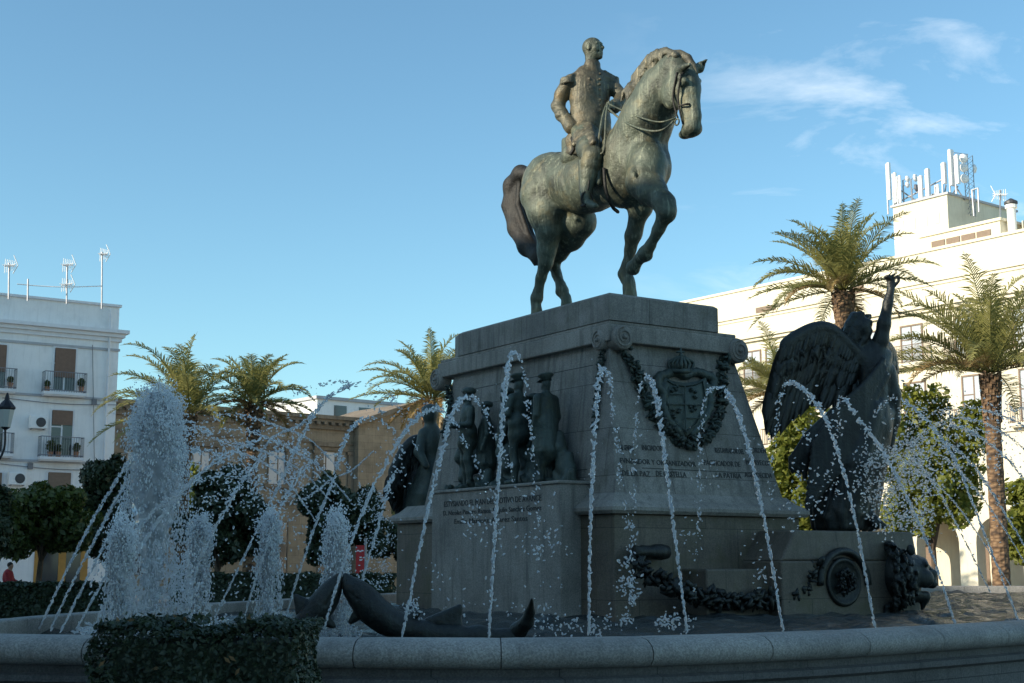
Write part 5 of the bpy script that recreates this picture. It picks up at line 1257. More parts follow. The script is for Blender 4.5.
def win(parent, x0, x1, z0, z1, blind=None, fr='white_trim', gl='window_glass', rail=False, depth=.0, bl='brown_blind', lintel=None):
    """a window/door with frame, glass and optional blind, set on the local plane y=0"""
    f = MB(); w = .09
    for a in ((x0 - w, x0, z0, z1 + w), (x1, x1 + w, z0, z1 + w), (x0, x1, z1, z1 + w)): f.box(a[0], a[1], -.06, .02, a[2], a[3])
    f.box((x0 + x1) / 2 - .04, (x0 + x1) / 2 + .04, -.035, .0, z0, z1)
    if z1 - z0 > 1.4: f.box(x0, (x0 + x1) / 2 - .04, -.035, 0, z0 + (z1 - z0) * .62, z0 + (z1 - z0) * .62 + .06)
    wo = f.build('window', M[fr], parent)
    g = MB(); g.box(x0, x1, -.02, -.005, z0, z1); g.build('pane', M[gl], wo)
    if blind:
        g = MB(); zb = z1 - (z1 - z0) * blind; g.box(x0 + .02, x1 - .02, -.10, -.07, zb, z1 + .02); g.build('blind', M[bl], wo)
    return wo
def balcony(parent, x0, x1, z, h=1.0, d=.6, mat='rail', slab='white_trim', step=.12, plants=0):
    b = MB(); b.box(x0, x1, -d, 0, z - .14, z); b.box(x0 + .05, x1 - .05, -d + .06, 0, z - .2, z - .141); r_ = b.build('balcony', M[slab], parent)
    b = MB()
    for (a, c) in (((x0 + .03, -d + .03), (x1 - .03, -d + .03)), ((x0 + .03, -d + .03), (x0 + .03, 0)), ((x1 - .03, -d + .03), (x1 - .03, 0))):
        L_ = math.hypot(c[0] - a[0], c[1] - a[1]); n = max(2, int(L_ / step))
        for zz in (z + .08, z + h): b.tube([(a[0], a[1], zz), (c[0], c[1], zz)], .022, 5)
        for i in range(n + 1):
            t = i / n; x, y = a[0] + (c[0] - a[0]) * t, a[1] + (c[1] - a[1]) * t; b.tube([(x, y, z), (x, y, z + h)], .012, 4, caps=False)
    b.build('railing', M[mat], r_)
    return r_
def wrect(x0, x1, y0, y1): 
    a = S_((x0 + x1) / 2, y0); c = S_((x0 + x1) / 2, y1); return S_(x0, y1)[0], S_(x1, y1)[0], a[1], c[1]
win(LB, *wrect(55, 76, 390, 349), blind=.70); win(LB, *wrect(-12, 7, 388, 345), blind=.62)
win(LB, *wrect(52, 73, 455, 411), blind=.32); win(LB, *wrect(-10, 4, 452, 410), blind=.3)
win(LB, *wrect(48, 71, 515, 473), blind=.4, bl='shutter'); win(LB, *wrect(-14, 2, 515, 473), blind=.4, bl='shutter')
for (a, e, y) in ((44, 87, 392), (-16, 17, 388), (40, 84, 457), (-18, 14, 453)):
    x0_ = S_(a, y, .6)[0]; x1_ = S_(e, y, .6)[0]; z_ = S_((a + e) / 2, y, .6)[1]; balcony(LB, x0_, x1_, z_)
x0_, z_ = S_(40, 575); x1_, _ = S_(66, 575)
b = MB(); 
for x in (38, 62, 84): 
    q = S_(x, 560)[0]; b.box(q - .18, q + .18, -.05, .02, 0, S_(60, 543)[1])
b.build('door_surround', M['ochre_paint'], LB)
b = MB(); q0, q1 = S_(42, 560)[0], S_(60, 560)[0]; b.box(q0, q1, -.03, .02, 0, S_(60, 546)[1]); q0, q1 = S_(65, 560)[0], S_(81, 560)[0]; b.box(q0, q1, -.03, .02, 0, S_(60, 546)[1]); b.build('shop_door', M['window_glass'], LB)
def ac(px, py, label):
    x, z = S_(px, py); r_ = empty('air_conditioner', LW + ux * x + nn * .02 + Vector((0, 0, z - .3)), ANG, label, 'air conditioner', 'air conditioners on the white house')
    b = MB(); b.box(-.42, .42, -.36, -.02, 0, .62); b.build('casing', M['white_plastic'], r_, bevel=.03)
    b = MB(); b.lathe((.1, -.365, .31), [(.24, 0), (.24, .01), (.03, .02)], 18, axis=(0, -1, 0)); b.build('fan_grille', M['dark_plastic'], r_)
    b = MB()
    for x_ in (-.3, .3): b.box(x_ - .02, x_ + .02, -.38, 0, -.05, -.003)
    b.build('bracket', M['metal'], r_)
ac(37, 423, 'boxy white air conditioner left of the middle balcony'); ac(16, 479, 'lower white air conditioner under the left balcony')
def pot(px, y, s, label, grp='potted plants on the balconies'):
    x, z = S_(px, y, .35); r_ = empty('potted_plant', LW + ux * x + nn * .35 + Vector((0, 0, z)), 0, label, 'plant', grp)
    b = MB(); b.lathe((0, 0, 0), [(.10, 0), (.14, .22), (.16, .24), (.15, .26), (.02, .25)], 12); b.build('pot', M['terracotta'], r_)
    p, d = crown_points([(0, 0, .26 + s * .5, s * .45, s * .45, s * .6)], 260, int(px) + 3); leaves('foliage', p, d, .06, M['orange_leaf'], r_, seed=int(px))
pot(50, 457, .55, 'largest potted plant, on the middle balcony left side'); pot(58, 457, .35, 'small potted plant in the middle of the middle balcony'); pot(76, 457, .4, 'potted plant at the right end of the middle balcony'); pot(81, 392, .4, 'potted plant at the right end of the top balcony'); pot(47, 392, .3, 'potted plant at the left end of the top balcony'); pot(10, 388, .3, 'potted plant on the balcony cut by the left edge')
# aerials on its roof
def yagi(px, pybase, pytip, label, heads, Y=None, wide=12, root_pl=None):
    pl = LW + Vector((U.x * -1, 0, 0)) if root_pl is None else root_pl
    Yb = Y; p0 = at(px, pybase, Yb); p1 = at(px, pytip, Yb); r_ = empty('tv_aerial', p0, 0, label, 'aerial', 'television aerials on the rooftops')
    H2 = (p1 - p0).length; b = MB(); b.tube([(0, 0, -.3), (p1.x - p0.x, 0, H2)], .045, 6); b.build('mast', M['metal'], r_)
    b = MB(); k = Yb / 1388
    for (fr, flip) in heads:
        z = H2 * fr; b.tube([(-wide * .55 * k * flip, 0, z + .05), (wide * .45 * k * flip, 0, z + .16)], .03, 5)
        for j in range(6):
            x = (-wide * .5 + j * wide * .16) * k * flip; b.tube([(x, 0, z - .28 + .03 * j), (x + .02, .0, z + .42 - .02 * j)], .018, 4); b.tube([(x, -.3, z + .07), (x, .3, z + .1)], .018, 4)
        x = wide * .42 * k * flip; b.tube([(x - .1, 0, z - .3), (x + .12, 0, z + .1), (x - .1, 0, z + .6)], .025, 5)
    b.build('antenna_head', M['white_plastic'], r_); return r_
yagi(9, 293, 263, 'tv aerial nearest the left picture edge', [(.85, 1)], 64); yagi(67, 298, 265, 'double-headed tv aerial in the middle of the white house roof', [(.35, 1), (.95, 1)], 66)
yagi(102, 303, 252, 'tall white tv mast at the right end of the white house roof', [(.92, 1)], 68, 9)
yagi(28, 295, 279, 'short bare aerial pole between the other aerials', [], 65)
p0 = at(18, 284, 65); b = MB(); q = [at(17, 284, 65), at(40, 286, 65.5), at(68, 287, 66), at(102, 286, 68)]; b.tube([x - p0 for x in spline(q, 4)], .025, 5)
o = b.build('aerial_cable', M['white_plastic']); o.location = p0; tag(o, 'pale cable strung between the aerials', 'cable')

# caster of the shade: the row of houses closing the square on the left, out of the picture
CB = wor(-25, 0, 0); cr = empty('white_house', CB, R(33 - 90) + math.pi, 'long white house closing the left side of the square, outside the photo', 'building')
cr.rotation_euler.z = math.atan2(V.y, V.x)
b = MB(); b.box(-60, 60, 0, 12, 0, CAST_H) if False else b.box(-70, 45, 0, 12, 0, 18.0); b.build('wall', M['white_wall'], cr)
b = MB(); b.box(-70.2, 45.2, -.3, 12.2, 17.4, 17.7); b.build('cornice', M['white_trim'], cr)
f = MB(); gl = MB()
for i in range(24):
    for z in (1, 4.6, 8.2, 11.8):
        x = -66 + i * 4.6; f.box(x - .1, x + 1.3, -.05, .01, z, z + 2.3); gl.box(x, x + 1.2, -.07, -.051, z + .1, z + 2.2)
fo_ = f.build('window_frames', M['grey_trim'], cr); tag(fo_, kind=None); gl.build('panes', M['window_glass'], fo_)

# ------------------------------------------------------------ stone building in the middle
CA = at(150, 400, 84); CA.z = 0; ca = R(47) ; UX = Vector((math.sin(ca + R(0)) , math.cos(ca), 0))
UX = Vector((math.cos(R(40)), math.sin(R(40)), 0))
CW = at(240, 408, 86); CW.z = 0
ux, nn, S_ = facade(CW, UX)
CBd = empty('stone_building', CW, math.atan2(UX.y, UX.x), 'weathered ochre stone building with cornice and pediment behind the palms', 'building')
za = S_(240, 409)[1]; xl = S_(96, 420)[0]; xr = S_(520, 430)[0]
b = MB(); b.box(xl, xr, 0, 14, 0, za - .9); b.build('wall', M['ochre_stone'], CBd)
b = MB(); b.box(xl - .3, xr, -.5, 14.3, za - .25, za); b.box(xl - .2, xr, -.35, 14.2, za - .45, za - .253); b.box(xl - .1, xr, -.2, 14.1, za - .9, za - .453)
for i in range(int((xr - xl) / .55)): b.box(xl + i * .55, xl + i * .55 + .25, -.45, -.201, za - .62, za - .455)
b.build('cornice', M['ochre_trim'], CBd)
b = MB(); zf = S_(240, 436)[1]; b.box(xl, xr, -.1, 0, zf - .12, zf); b.box(xl, xr, -.06, 0, zf - .6, zf - .52); zf2 = S_(240, 500)[1]; b.box(xl, xr, -.15, 0, zf2 - .15, zf2); b.build('string_course', M['ochre_trim'], CBd)
b = MB()
for px in (160, 222, 246, 290, 318, 352, 376, 420):
    q = S_(px, 450)[0]; b.box(q - .35, q + .35, -.16, .0, zf2, zf - .6); b.box(q - .45, q + .45, -.2, -.003, zf - .8, zf - .6)
b.build('pilaster', M['ochre_trim'], CBd)
def srect(x0, x1, y1, y0): a = S_((x0 + x1) / 2, y0); c_ = S_((x0 + x1) / 2, y1); return S_(x0, y1)[0], S_(x1, y1)[0], c_[1], a[1]
for (x0_, x1_) in ((126, 142), (192, 208), (268, 286), (316, 334), (388, 402)):
    a = srect(x0_, x1_, 484, 452); win(CBd, *a, fr='ochre_trim', gl='light_glass')
    b = MB(); b.box(a[0] - .35, a[1] + .35, -.3, -.062, a[3] + .35, a[3] + .6); b.box(a[0] - .25, a[1] + .25, -.15, -.063, a[3] + .1, a[3] + .34); b.box(a[0] - .4, a[1] + .4, -.3, -.001, a[2] - .25, a[2] - .02); b.build('window_hood', M['ochre_trim'], CBd)
for (x0_, x1_) in ((126, 142), (190, 208), (268, 286), (318, 334), (388, 402)):
    a = srect(x0_, x1_, 575, 522); win(CBd, *a, fr='ochre_trim', gl='window_glass')
# pediment bay
g0 = S_(350, 425)[0]; g1 = S_(455, 425)[0]; gm = (g0 + g1) / 2; zg = S_(402, 404, .9)[1]; zb = za - .3
b = MB(); y0_, y1_ = -.8, 6
b.box(g0 + .3, g1 - .3, -.6, 0, 0, zb - .2)
b.add([(g0 + .3, -.6, zb - .2), (g1 - .3, -.6, zb - .2), (gm, -.6, zg - .25), (g0 + .3, 6, zb - .2), (g1 - .3, 6, zb - .2), (gm, 6, zg - .25)], [(0, 1, 2), (5, 4, 3), (0, 3, 4, 1), (1, 4, 5, 2), (2, 5, 3, 0)])
b.build('pediment', M['ochre_stone'], CBd)
b = MB()
for a, e in (((g0, zb - .1), (gm, zg)), ((gm, zg), (g1, zb - .1))):
    d = Vector((e[0] - a[0], 0, e[1] - a[1])); L_ = d.length; d.normalize(); nz = Vector((-d.z, 0, d.x)); c_ = Vector(((a[0] + e[0]) / 2, 2.5, (a[1] + e[1]) / 2))
    b.obox(c_, d * (L_ / 2), (0, 3.6, 0), nz * .16)
b.build('raking_cornice', M['ochre_trim'], CBd)
# white penthouse behind it
PW = at(365, 410, 112); pr = empty('rooftop_house', Vector((PW.x, PW.y, 0)), R(40), 'pale house with flat roof rising behind the pediment', 'building')
zt_ = at(365, 403, 112).z; b = MB(); b.box(-4.6, 5.2, 0, 8, 0, zt_); b.build('wall', M['white_wall'], pr)
b = MB(); b.box(-4.8, 5.4, -.2, 8.2, zt_, zt_ + .25); b.build('roof', M['grey_trim'], pr)
b = MB()
for x in (-3, -.6, 1.8): b.box(x, x + 1.2, -.03, .01, zt_ - 1.6, zt_ - .4)
b.build('window', M['window_glass'], pr)
# low ochre house glimpsed behind the first palm
OW = at(118, 430, 92); orr = empty('ochre_house', Vector((OW.x, OW.y, 0)), R(33), 'sunlit ochre house glimpsed between white house and foam column', 'building')
z_ = at(118, 428, 92).z; b = MB(); b.box(-4, 3.5, 0, 8, 0, z_); b.build('wall', M['ochre_stone'], orr); b = MB(); b.box(-4.2, 3.7, -.3, 8.2, z_, z_ + .3); b.build('cornice', M['ochre_trim'], orr)

# ------------------------------------------------------------ cream building on the right
RW = at(1024, 400, 66.5); RW.z = 0
# facade direction: from the near right end to the far left = V
VR = Vector((-math.sin(R(37.2)), math.cos(R(37.2)), 0)); ux = -VR; nn = -Vector((math.cos(R(37.2)), math.sin(R(37.2)), 0))
def S_(px, py, d=0.0):
    h = plane_hit(px, py, RW + nn * d, nn); return (h - RW).dot(ux), h.z
rz = math.atan2(ux.y, ux.x)
RB = empty('cream_building', RW, rz, 'large sunlit cream building with balconies and ground floor arches on the right', 'building')
zr = S_(1000, 231)[1]; zc = S_(1000, 264)[1]; zc2 = S_(905, 307)[1]
XL = -32; XR = 22
zr = (S_(1020, 234)[1] + S_(760, 286)[1]) / 2
b = MB(); b.box(XL, XR, 0, 14, 4.2, zr); b.build('wall', M['cream_wall'], RB)
zc = (S_(1010, 258)[1] + S_(905, 285)[1] + S_(740, 325)[1]) / 3; zc2 = (S_(900, 311)[1] + S_(770, 338)[1]) / 2
b = MB(); b.box(XL, XR, -.1, 0, zc - .06, zc + .02); b.box(XL, XR, -.06, 0, zc - .25, zc - .2); b.box(XL, XR, -.35, 0, zc2, zc2 + .16); b.box(XL, XR, -.2, -.0, zc2 - .18, zc2 - .003); b.box(XL, XR + .1, -.08, 14.1, zr - .001 + .001, zr + .15)
z1 = S_(980, 432)[1]; b.box(XL, XR, -.12, 0, z1 - .1, z1 + .05); b.build('moulding', M['cream_wall'], RB)
def rr_(x0, x1, y1, y0): a = S_((x0 + x1) / 2, y0); c_ = S_((x0 + x1) / 2, y1); return S_(x0, (y0 + y1) / 2)[0], S_(x1, (y0 + y1) / 2)[0], c_[1], a[1]
# vents of the attic
b = MB()
for (x0_, x1_, y) in ((756, 776, 311), (852, 864, 290)):
    a = S_(x0_, y + 2); e = S_(x1_, y - 2); b.box(a[0], e[0], -.02, .01, a[1] - .15, a[1] + .3)
b.build('vent', M['shutter'], RB)
w3 = [(905, 917, 347, 330, 1), (960, 973, 344, 318, 1), (1018, 1034, 340, 300, 1), (868, 878, 360, 340, 1), (838, 848, 366, 350, 1), (806, 815, 372, 355, 1), (778, 786, 378, 362, 1), (755, 762, 384, 368, 1)]
for k, (x0_, x1_) in enumerate([(903, 921), (959, 975), (1018, 1036), (862, 876), (826, 838), (796, 806), (770, 779), (748, 756)]):
    xc = (S_(x0_, 340)[0] + S_(x1_, 340)[0]) / 2; zt2 = zc2 - .8; hw = .62
    win(RB, xc - hw, xc + hw, zt2 - 1.9, zt2, fr='shutter', gl='light_glass'); balcony(RB, xc - 1.15, xc + 1.15, zt2 - 2.0, .95, .5, 'shutter', 'cream_wall', step=.09)
zb2 = S_(975, 376)[1]
for k, (x0_, x1_) in enumerate([(965, 984), (1024, 1042), (908, 922), (868, 880), (832, 844), (800, 811), (775, 784)]):
    xc = (S_(x0_, 390)[0] + S_(x1_, 390)[0]) / 2; hw = .62
    win(RB, xc - hw, xc + hw, zb2 - 2.5, zb2, fr='shutter', gl='light_glass'); balcony(RB, xc - 1.15, xc + 1.15, zb2 - 2.6, .95, .5, 'shutter', 'cream_wall')
# arcade: arched openings in the ground floor
b = MB(); period = 3.55; r_a = 1.28; zsp = 2.55; H1 = 4.2; x = XL
n_ = int((XR - XL) / period)
for i in range(n_):
    xa = XL + i * period; cx = xa + period / 2; segs = 14; y0_, y1_ = 0, .75
    prev = None
    b.box(xa, cx - r_a, 0, .75, 0, zsp); b.box(cx + r_a, xa + period, 0, .75, 0, zsp)
    vs = []; arc = [(cx - r_a * math.cos(math.pi * j / segs), zsp + r_a * math.sin(math.pi * j / segs)) for j in range(segs + 1)]
    for j in range(segs):
        (xa1, za1), (xb1, zb1) = arc[j], arc[j + 1]
        b.add([(xa1, 0, za1), (xb1, 0, zb1), (xb1, 0, H1), (xa1, 0, H1), (xa1, .75, za1), (xb1, .75, zb1), (xb1, .75, H1), (xa1, .75, H1)], [(0, 1, 2, 3), (7, 6, 5, 4), (0, 4, 5, 1)])
    b.add([(xa, 0, zsp), (cx - r_a, 0, zsp), (cx - r_a, 0, H1), (xa, 0, H1)], [(0, 1, 2, 3)]); b.add([(cx + r_a, 0, zsp), (xa + period, 0, zsp), (xa + period, 0, H1), (cx + r_a, 0, H1)], [(0, 1, 2, 3)])
b.build('arcade', M['cream_wall'], RB)
b = MB(); b.box(XL, XR, 3.4, 3.6, 0, 4.2); b.box(XL, XR, .76, 3.4, 4.0, 4.19); b.build('inner_wall', M['cream_wall'], RB)
b = MB()
for i in range(n_): b.box(XL + (i + .5) * period - .7, XL + (i + .5) * period + .7, 3.36, 3.4, 0, 2.5)
b.build('inner_door', M['shutter'], RB)
b = MB()
for i in range(n_):                                  # roof edge things
    pass
# rooftop box with the masts
RR = empty('rooftop_room', RW, rz, 'cream stair house on the roof of the right building, carrying phone masts', 'rooftop room')
def RS(px, py, d): h = plane_hit(px, py, RW + nn * d, nn); return (h - RW).dot(ux), h.z
dd = -3.0
a = RS(893, 208, dd)[0]; e = RS(947, 195, dd)[0]; zt3 = (RS(893, 208, dd)[1] + RS(947, 194, dd)[1]) / 2
b = MB(); b.box(a, e, 3, 9.5, zr, zt3); b.build('wall', M['cream_wall'], RR)
b = MB(); b.box(a - .12, e + .12, 2.9, 9.6, zt3, zt3 + .12); b.build('roof', M['grey_trim'], RR)
b = MB()
for i in range(4):
    x = a + (e - a) * (.12 + .22 * i); b.box(x, x + .25, 2.98, 3.01, zt3 - 1.5, zt3 - .9)
b.build('small_window', M['cream_wall'], RR)
a2 = RS(930, 238, -1.5)[0]; e2 = RS(1000, 222, -1.5)[0]; zt4 = RS(993, 222, -1.5)[1]
b = MB(); b.box(a2 - .6, e2, 1.5, 8, zr, zt4); b.build('lower_wall', M['cream_wall'], RR)
b = MB(); b.box(a2 - .7, e2 + .1, 1.4, 8.1, zt4, zt4 + .15); b.build('lower_roof', M['cream_wall'], RR)
b = MB(); L_ = e2 - a2
for i in range(4): b.box(a2 + .1 + i * L_ / 4.6, a2 + (i + 1) * L_ / 4.6, 1.45, 1.499, zr + .45, zt4 - .35)
b.build('louvre_panel', M['shutter'], RR)
b = MB(); b.box(e2 + .3, XR, 3, 10, zr, zr + 1.4); b.box(e2 + 2, XR, 2.9, 10.1, zr + 1.4, zr + 1.5); b.build('lower_parapet', M['cream_wall'], RR)
# phone mast antennas
def panel(px, ptop, pbot, wpx, label, dy=4.0):
    q = plane_hit(px, pbot, RW + nn * -dy, nn); t = plane_hit(px, ptop, RW + nn * -dy, nn); h = t.z - q.z; k = q.y / 1388; w_ = wpx * k / 2
    r_ = empty('phone_antenna', q, ANG, label, 'antenna', 'phone mast panels on the roof')
    b = MB(); b.box(-w_, w_, -.09, .09, 0, h); b.build('panel', M['white_plastic'], r_, bevel=.05)
    b = MB(); b.tube([(0, .18, -.1), (0, .18, h * .98)], .045, 6)
    z0 = zt3 - q.z
    if z0 < -.1: b.tube([(0, .18, z0), (0, .18, 0)], .05, 6)
    for z in (.15, .8): b.box(-.04, .04, .09, .18, h * z, h * z + .08)
    b.build('pole', M['metal'], r_)
for args in ((890, 162, 200, 3.6, 'tallest slim panel antenna at the left end of the roof box'), (896, 172, 203, 3, 'second panel antenna from the left'), (900.5, 175, 203, 2.2, 'narrow third panel antenna from the left'),
             (922, 175, 202, 3.2, 'short panel antenna left of the middle pair'), (929, 168, 198, 4.2, 'middle panel antenna behind the brace'), (938, 184, 196, 2.4, 'smallest panel antenna on the roof box'),
             (945, 162, 184, 4.6, 'panel antenna left of the largest one'), (952.5, 149, 186, 6.5, 'largest wide panel antenna'), (958.5, 154, 184, 4.2, 'panel antenna right of the largest one')): panel(*args)
LM = plane_hit(970, 217, RW + nn * -5, nn); r_ = empty('lattice_mast', LM, ANG, 'thin lattice mast with small dishes at the right end of the roof box', 'mast')
tp = plane_hit(966, 156, RW + nn * -5, nn); hh = tp.z - LM.z; b = MB(); s_ = .22
for (x, y) in ((-s_, -s_), (s_, -s_), (0, s_)): b.tube([(x, y, 0), (x, y, hh)], .025, 5)
for i in range(12):
    z = hh * i / 12; z2_ = hh * (i + 1) / 12; b.tube([(-s_, -s_, z), (s_, -s_, z2_)], .014, 4); b.tube([(s_, -s_, z), (0, s_, z2_)], .014, 4); b.tube([(0, s_, z), (-s_, -s_, z2_)], .014, 4)
b.tube([(-1.1, 0, hh), (.1, 0, hh + .1)], .02, 5); b.build('mast_frame', M['metal'], r_)
for z, s in ((.93, -1), (.8, 1), (.78, -1), (.6, -1)):
    b = MB(); b.lathe((s * .45, -.1, hh * z), [(.02, .16), (.2, .1), (.27, 0), (.25, 0), (.02, .1)], 16, axis=(s * .5, -.8, 0)); b.build('dish', M['white_plastic'], r_)
for px, py, rpx, lab in ((907, 179, 3.5, 'upper round dish among the left antennas'), (907, 185, 3.3, 'lower round dish among the left antennas'), (915, 178, 4.2, 'white round dish in the middle of the antennas'), (916, 188, 4.2, 'dark round dish below the white middle dish')):
    q = plane_hit(px, py, RW + nn * -4.2, nn); r_ = empty('round_dish', q, ANG, lab, 'dish', 'round dishes on the roof box'); k = q.y / 1388 * rpx
    b = MB(); b.lathe((0, 0, 0), [(.05, .15), (k * .8, .1), (k, 0), (k * .96, -.01), (k * .5, .05), (.02, .07)], 20, axis=(.2, -1, .1)); b.build('reflector', M['white_plastic'] if 'dark' not in lab else M['rail'], r_)
    b = MB(); b.tube([(0, .1, 0), (0, .3, 0), (0, .3, zt3 - q.z)], .04, 6); b.build('pole', M['metal'], r_)
q = plane_hit(917, 199, RW + nn * -4.5, nn); o = MB()
for (x0_, y0_, x1_, y1_) in ((893, 205, 945, 178), (900, 190, 915, 200), (905, 203, 940, 192), (946, 185, 944, 198), (955, 186, 965, 200), (958, 186, 950, 198), (974, 216, 972, 190), (979, 212, 978, 188), (972, 190, 978, 188)):
    o.tube([plane_hit(x0_, y0_, RW + nn * -4.5, nn) - q, plane_hit(x1_, y1_, RW + nn * -4.5, nn) - q], .045, 5)
o = o.build('antenna_bracing', M['metal']); o.location = q; tag(o, 'slanting metal braces between the roof antennas', 'bracing')
yq = plane_hit(1000, 215, RW + nn * -4, nn).y
yagi(1000, 216, 190, 'tv aerial pointing left on the far right roof', [(.75, -1)], yq, 14); 
q = plane_hit(1012, 222, RW + nn * -2, nn); r_ = empty('chimney', q, ANG, 'small chimney pipe with cowl at the right edge roof', 'chimney'); b = MB(); b.lathe((0, 0, -1), [(.22, 0), (.22, 1.7), (.3, 1.72), (.3, 1.9), (.1, 2.0)], 14); b.build('pipe', M['white_wall'], r_)
b = MB(); b.lathe((0, 0, .95), [(.34, 0), (.34, .12), (.05, .3)], 14); b.build('cowl', M['dark_plastic'], r_)

# ------------------------------------------------------------ street things
q = at(-2, 640, 30); q.z = 0
lp_ = at(4, 405, 30); SL = empty('street_lamp', Vector((lp_.x - .30, 30, 0)), 0, 'old iron street lamp with lantern cut by the left picture edge', 'lamp')
b = MB(); z = lp_.z - .75; b.lathe((0, 0, 0), [(.22, 0), (.22, .5), (.12, .6), (.09, 1.2), (.07, z - .8), (.09, z - .75), (.05, z - .7), (.05, z)], 14); b.build('post', M['iron'], SL)
for s in (-1, 1):
    bx = .36 * s; b = MB(); b.tube(spline([(0, 0, z - .35), (bx * .6, 0, z - .5), (bx, 0, z - .2), (bx, 0, z + .2)], 5), .025, 6); b.build('arm', M['iron'], SL)
    b = MB(); b.lathe((bx, 0, z + .2), [(.03, 0), (.10, .05), (.17, .45), (.2, .47), (.2, .5), (.12, .6), (.06, .66), (.05, .72), (.02, .82)], 8)
    lt = b.build('lantern', M['iron'], SL); b = MB(); b.lathe((bx, 0, z + .26), [(.11, 0), (.178, .38)], 8); b.build('glass', M['lamp_glass'], lt)
# seated man in red by the hedge
pp = at(8, 584, 48); pp.z = 0
mk = Clay(); s = 1.0; hz = at(8, 566, 48).z
P_ = lambda x, y, z: (x, y, z)
PR = empty('person', pp, 0, 'person in a red jacket seated with bowed back behind the low hedge at far left', 'person')
zs_ = hz - .72
c = Clay(); c.ell(P_(.06, 0, hz), (.085, .1, .115), k=.03); c.cap(P_(.04, 0, hz - .16), P_(.05, 0, hz - .05), .06, k=.04); c.ell(P_(.0, 0, hz - .38), (.15, .21, .27), k=.08)
c.chain([(.05, -.12, zs_ + .05, .1), (.42, -.12, zs_ + .05, .08), (.46, -.12, .08, .055), (.6, -.12, .05, .05)], k=.05); c.chain([(.05, .12, zs_ + .05, .1), (.42, .12, zs_ + .05, .08), (.46, .12, .08, .055), (.6, .12, .05, .05)], k=.05)
c.chain([(.0, -.2, hz - .25, .06), (.08, -.24, hz - .5, .05), (.3, -.15, hz - .55, .04), (.36, -.12, hz - .56, .045)], k=.03); c.chain([(.0, .2, hz - .25, .06), (.08, .24, hz - .5, .05), (.3, .15, hz - .55, .04), (.36, .12, hz - .56, .045)], k=.03)
c.obj('body', .022, M['skin'], PR)
c = Clay(); c.ell(P_(-.01, 0, hz - .38), (.18, .24, .29), k=.08)
for q in (-1, 1): c.chain([(.0, .2 * q, hz - .25, .08), (.08, .24 * q, hz - .5, .07), (.28, .16 * q, hz - .55, .055)], k=.04)
c.obj('jacket', .022, M['red_cloth'], PR)
c = Clay()
for q in (-1, 1): c.chain([(.05, .12 * q, zs_ + .05, .12), (.42, .12 * q, zs_ + .05, .1), (.46, .12 * q, .14, .075)], k=.05)
c.obj('trousers', .022, M['black_cloth'], PR); c = Clay(); c.ell(P_(.035, 0, hz + .04), (.1, .105, .1), k=.02); c.obj('hair', .016, M['hair'], PR)
bn = empty('bench', pp + Vector((0, 0, 0)), 0, 'dark bench under the seated person', 'bench'); b = MB(); b.box(-.3, .3, -.8, .8, zs_ - .12, zs_ - .06); b.build('seat', M['trunk'], bn)
for y in (-.7, .7): b = MB(); b.box(-.25, .25, y - .04, y + .04, 0, zs_ - .12); b.build('leg', M['iron'], bn)
# red street banner
q = at(361, 575, 42); q.z = 0; zt5 = at(361, 542, 42).z; zb5 = at(361, 578, 42).z
bn = empty('banner_post', q, 0, 'red vertical banner with white marks on a post, left of the pedestal', 'banner'); b = MB(); b.tube([(.12, 0, 0), (.12, 0, zt5 + .12)], .04, 8); b.build('post', M['metal'], bn)
b = MB(); b.box(-.16, .1, -.03, .0, max(.4, zb5), zt5 - .1); bo = b.build('banner', M['red'], bn)
b = MB()
for (x, z) in ((-.1, .14), (-.03, .16), (.03, .14), (-.02, .34), (-.02, .42), (.0, .75), (-.04, .9)): b.box(x - .03, x + .035, -.036, -.031, zt5 - .1 - z - .04, zt5 - .1 - z)
b.build('white_marks', M['white_plastic'], bo)

# ------------------------------------------------------------ sky, sun, camera
SUN_EL = R(22); sd = (-U * math.cos(R(8)) + V * math.sin(R(8))).normalized()      # towards the sun, horizontal
w = bpy.data.worlds.new('World'); SC.world = w; w.use_nodes = True; t = w.node_tree; bg = t.nodes['Background']
sk = t.nodes.new('ShaderNodeTexSky'); sk.sky_type = 'NISHITA'; sk.sun_disc = False; sk.sun_elevation = SUN_EL
sk.sun_rotation = math.atan2(sd.x, sd.y); sk.air_density = 1.0; sk.dust_density = .6; sk.ozone_density = 1.6
tc = N(t, 'ShaderNodeTexCoord'); sx = N(t, 'ShaderNodeSeparateXYZ'); t.links.new(tc.outputs['Generated'], sx.inputs[0])
# high thin clouds: noise on the sky dome, flattened toward the horizon
mz = N(t, 'ShaderNodeMath', operation='ADD'); mz.inputs[1].default_value = .12; t.links.new(sx.outputs[2], mz.inputs[0])
dx = N(t, 'ShaderNodeMath', operation='DIVIDE'); t.links.new(sx.outputs[0], dx.inputs[0]); t.links.new(mz.outputs[0], dx.inputs[1])
dy = N(t, 'ShaderNodeMath', operation='DIVIDE'); t.links.new(sx.outputs[1], dy.inputs[0]); t.links.new(mz.outputs[0], dy.inputs[1])
cb = N(t, 'ShaderNodeCombineXYZ'); t.links.new(dx.outputs[0], cb.inputs[0]); t.links.new(dy.outputs[0], cb.inputs[1])
mpc = N(t, 'ShaderNodeMapping'); mpc.inputs['Location'].default_value = (3.25, 1.7, 0); mpc.inputs['Scale'].default_value = (1, 1.5, 1); t.links.new(cb.outputs[0], mpc.inputs[0]); n1 = noise(t, mpc.outputs[0], 2.0, 8, .6, .5)
mr = N(t, 'ShaderNodeMapRange'); mr.inputs['From Min'].default_value = .53; mr.inputs['From Max'].default_value = .78; t.links.new(n1, mr.inputs['Value'])
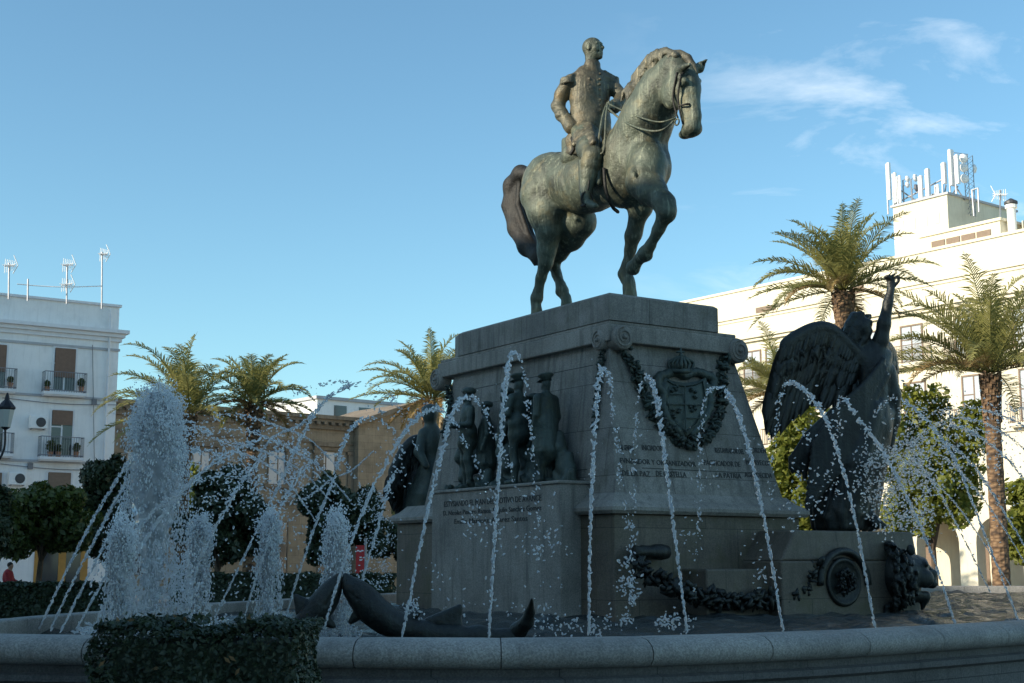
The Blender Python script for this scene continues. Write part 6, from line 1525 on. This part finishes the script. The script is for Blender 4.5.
az = N(t, 'ShaderNodeMapRange'); az.inputs['From Min'].default_value = .06; az.inputs['From Max'].default_value = .24; t.links.new(sx.outputs[0], az.inputs['Value'])
ml = N(t, 'ShaderNodeMath', operation='MULTIPLY'); t.links.new(mr.outputs[0], ml.inputs[0]); t.links.new(az.outputs[0], ml.inputs[1])
tn = mix(t, 1.0, sk.outputs[0], (.71, .96, .965), 'MULTIPLY'); m7 = N(t, 'ShaderNodeMath', operation='MULTIPLY'); m7.inputs[1].default_value = .5; t.links.new(ml.outputs[0], m7.inputs[0]); cm = mix(t, m7.outputs[0], tn, (7.0, 7.2, 7.3))
t.links.new(cm, bg.inputs['Color']); bg.inputs['Strength'].default_value = .093
sl = bpy.data.lights.new('sun', 'SUN'); sl.energy = 2.8; sl.angle = R(.53); sl.color = (1, .89, .72); so = link(bpy.data.objects.new('sun', sl))
dirv = -(sd * math.cos(SUN_EL) + Vector((0, 0, math.sin(SUN_EL)))); so.rotation_euler = dirv.to_track_quat('-Z', 'Y').to_euler()
cam = bpy.data.cameras.new('camera'); co = link(bpy.data.objects.new('camera', cam)); co.location = (0, 0, EYE); co.rotation_euler = (math.pi / 2 + TH, 0, 0)
cam.sensor_width = 36; cam.lens = F / 1024 * 36; cam.clip_end = 3000; cam.clip_start = .1; SC.camera = co
SC.view_settings.view_transform = 'Standard'; SC.view_settings.look = 'None'; SC.view_settings.exposure = 1.2; SC.view_settings.gamma = 1
SC.cycles.max_bounces = 12; SC.cycles.transmission_bounces = 10; SC.cycles.transparent_max_bounces = 8; SC.cycles.sample_clamp_indirect = 6
SC.cycles.use_denoising = True
# cables and small fittings on the white house
ux, nn, S_ = facade(LW, U)
b = MB()
for (x0_, y0_, x1_, y1_) in ((2, 398, 118, 405), (0, 464, 116, 470), (92, 345, 94, 470)):
    a_ = S_(x0_, y0_); e_ = S_(x1_, y1_); m0 = ((a_[0] + e_[0]) / 2, (a_[1] + e_[1]) / 2 - (.12 if abs(a_[0] - e_[0]) > 1 else 0))
    b.tube(spline([(a_[0], -.08, a_[1]), (m0[0], -.09, m0[1]), (e_[0], -.08, e_[1])], 6), .018, 5)
for (x_, y_) in ((94, 402), (30, 466)):
    q_ = S_(x_, y_); b.box(q_[0] - .12, q_[0] + .12, -.12, -.002, q_[1] - .15, q_[1] + .15)
b.build('wall_cable', M['rail'], LB)
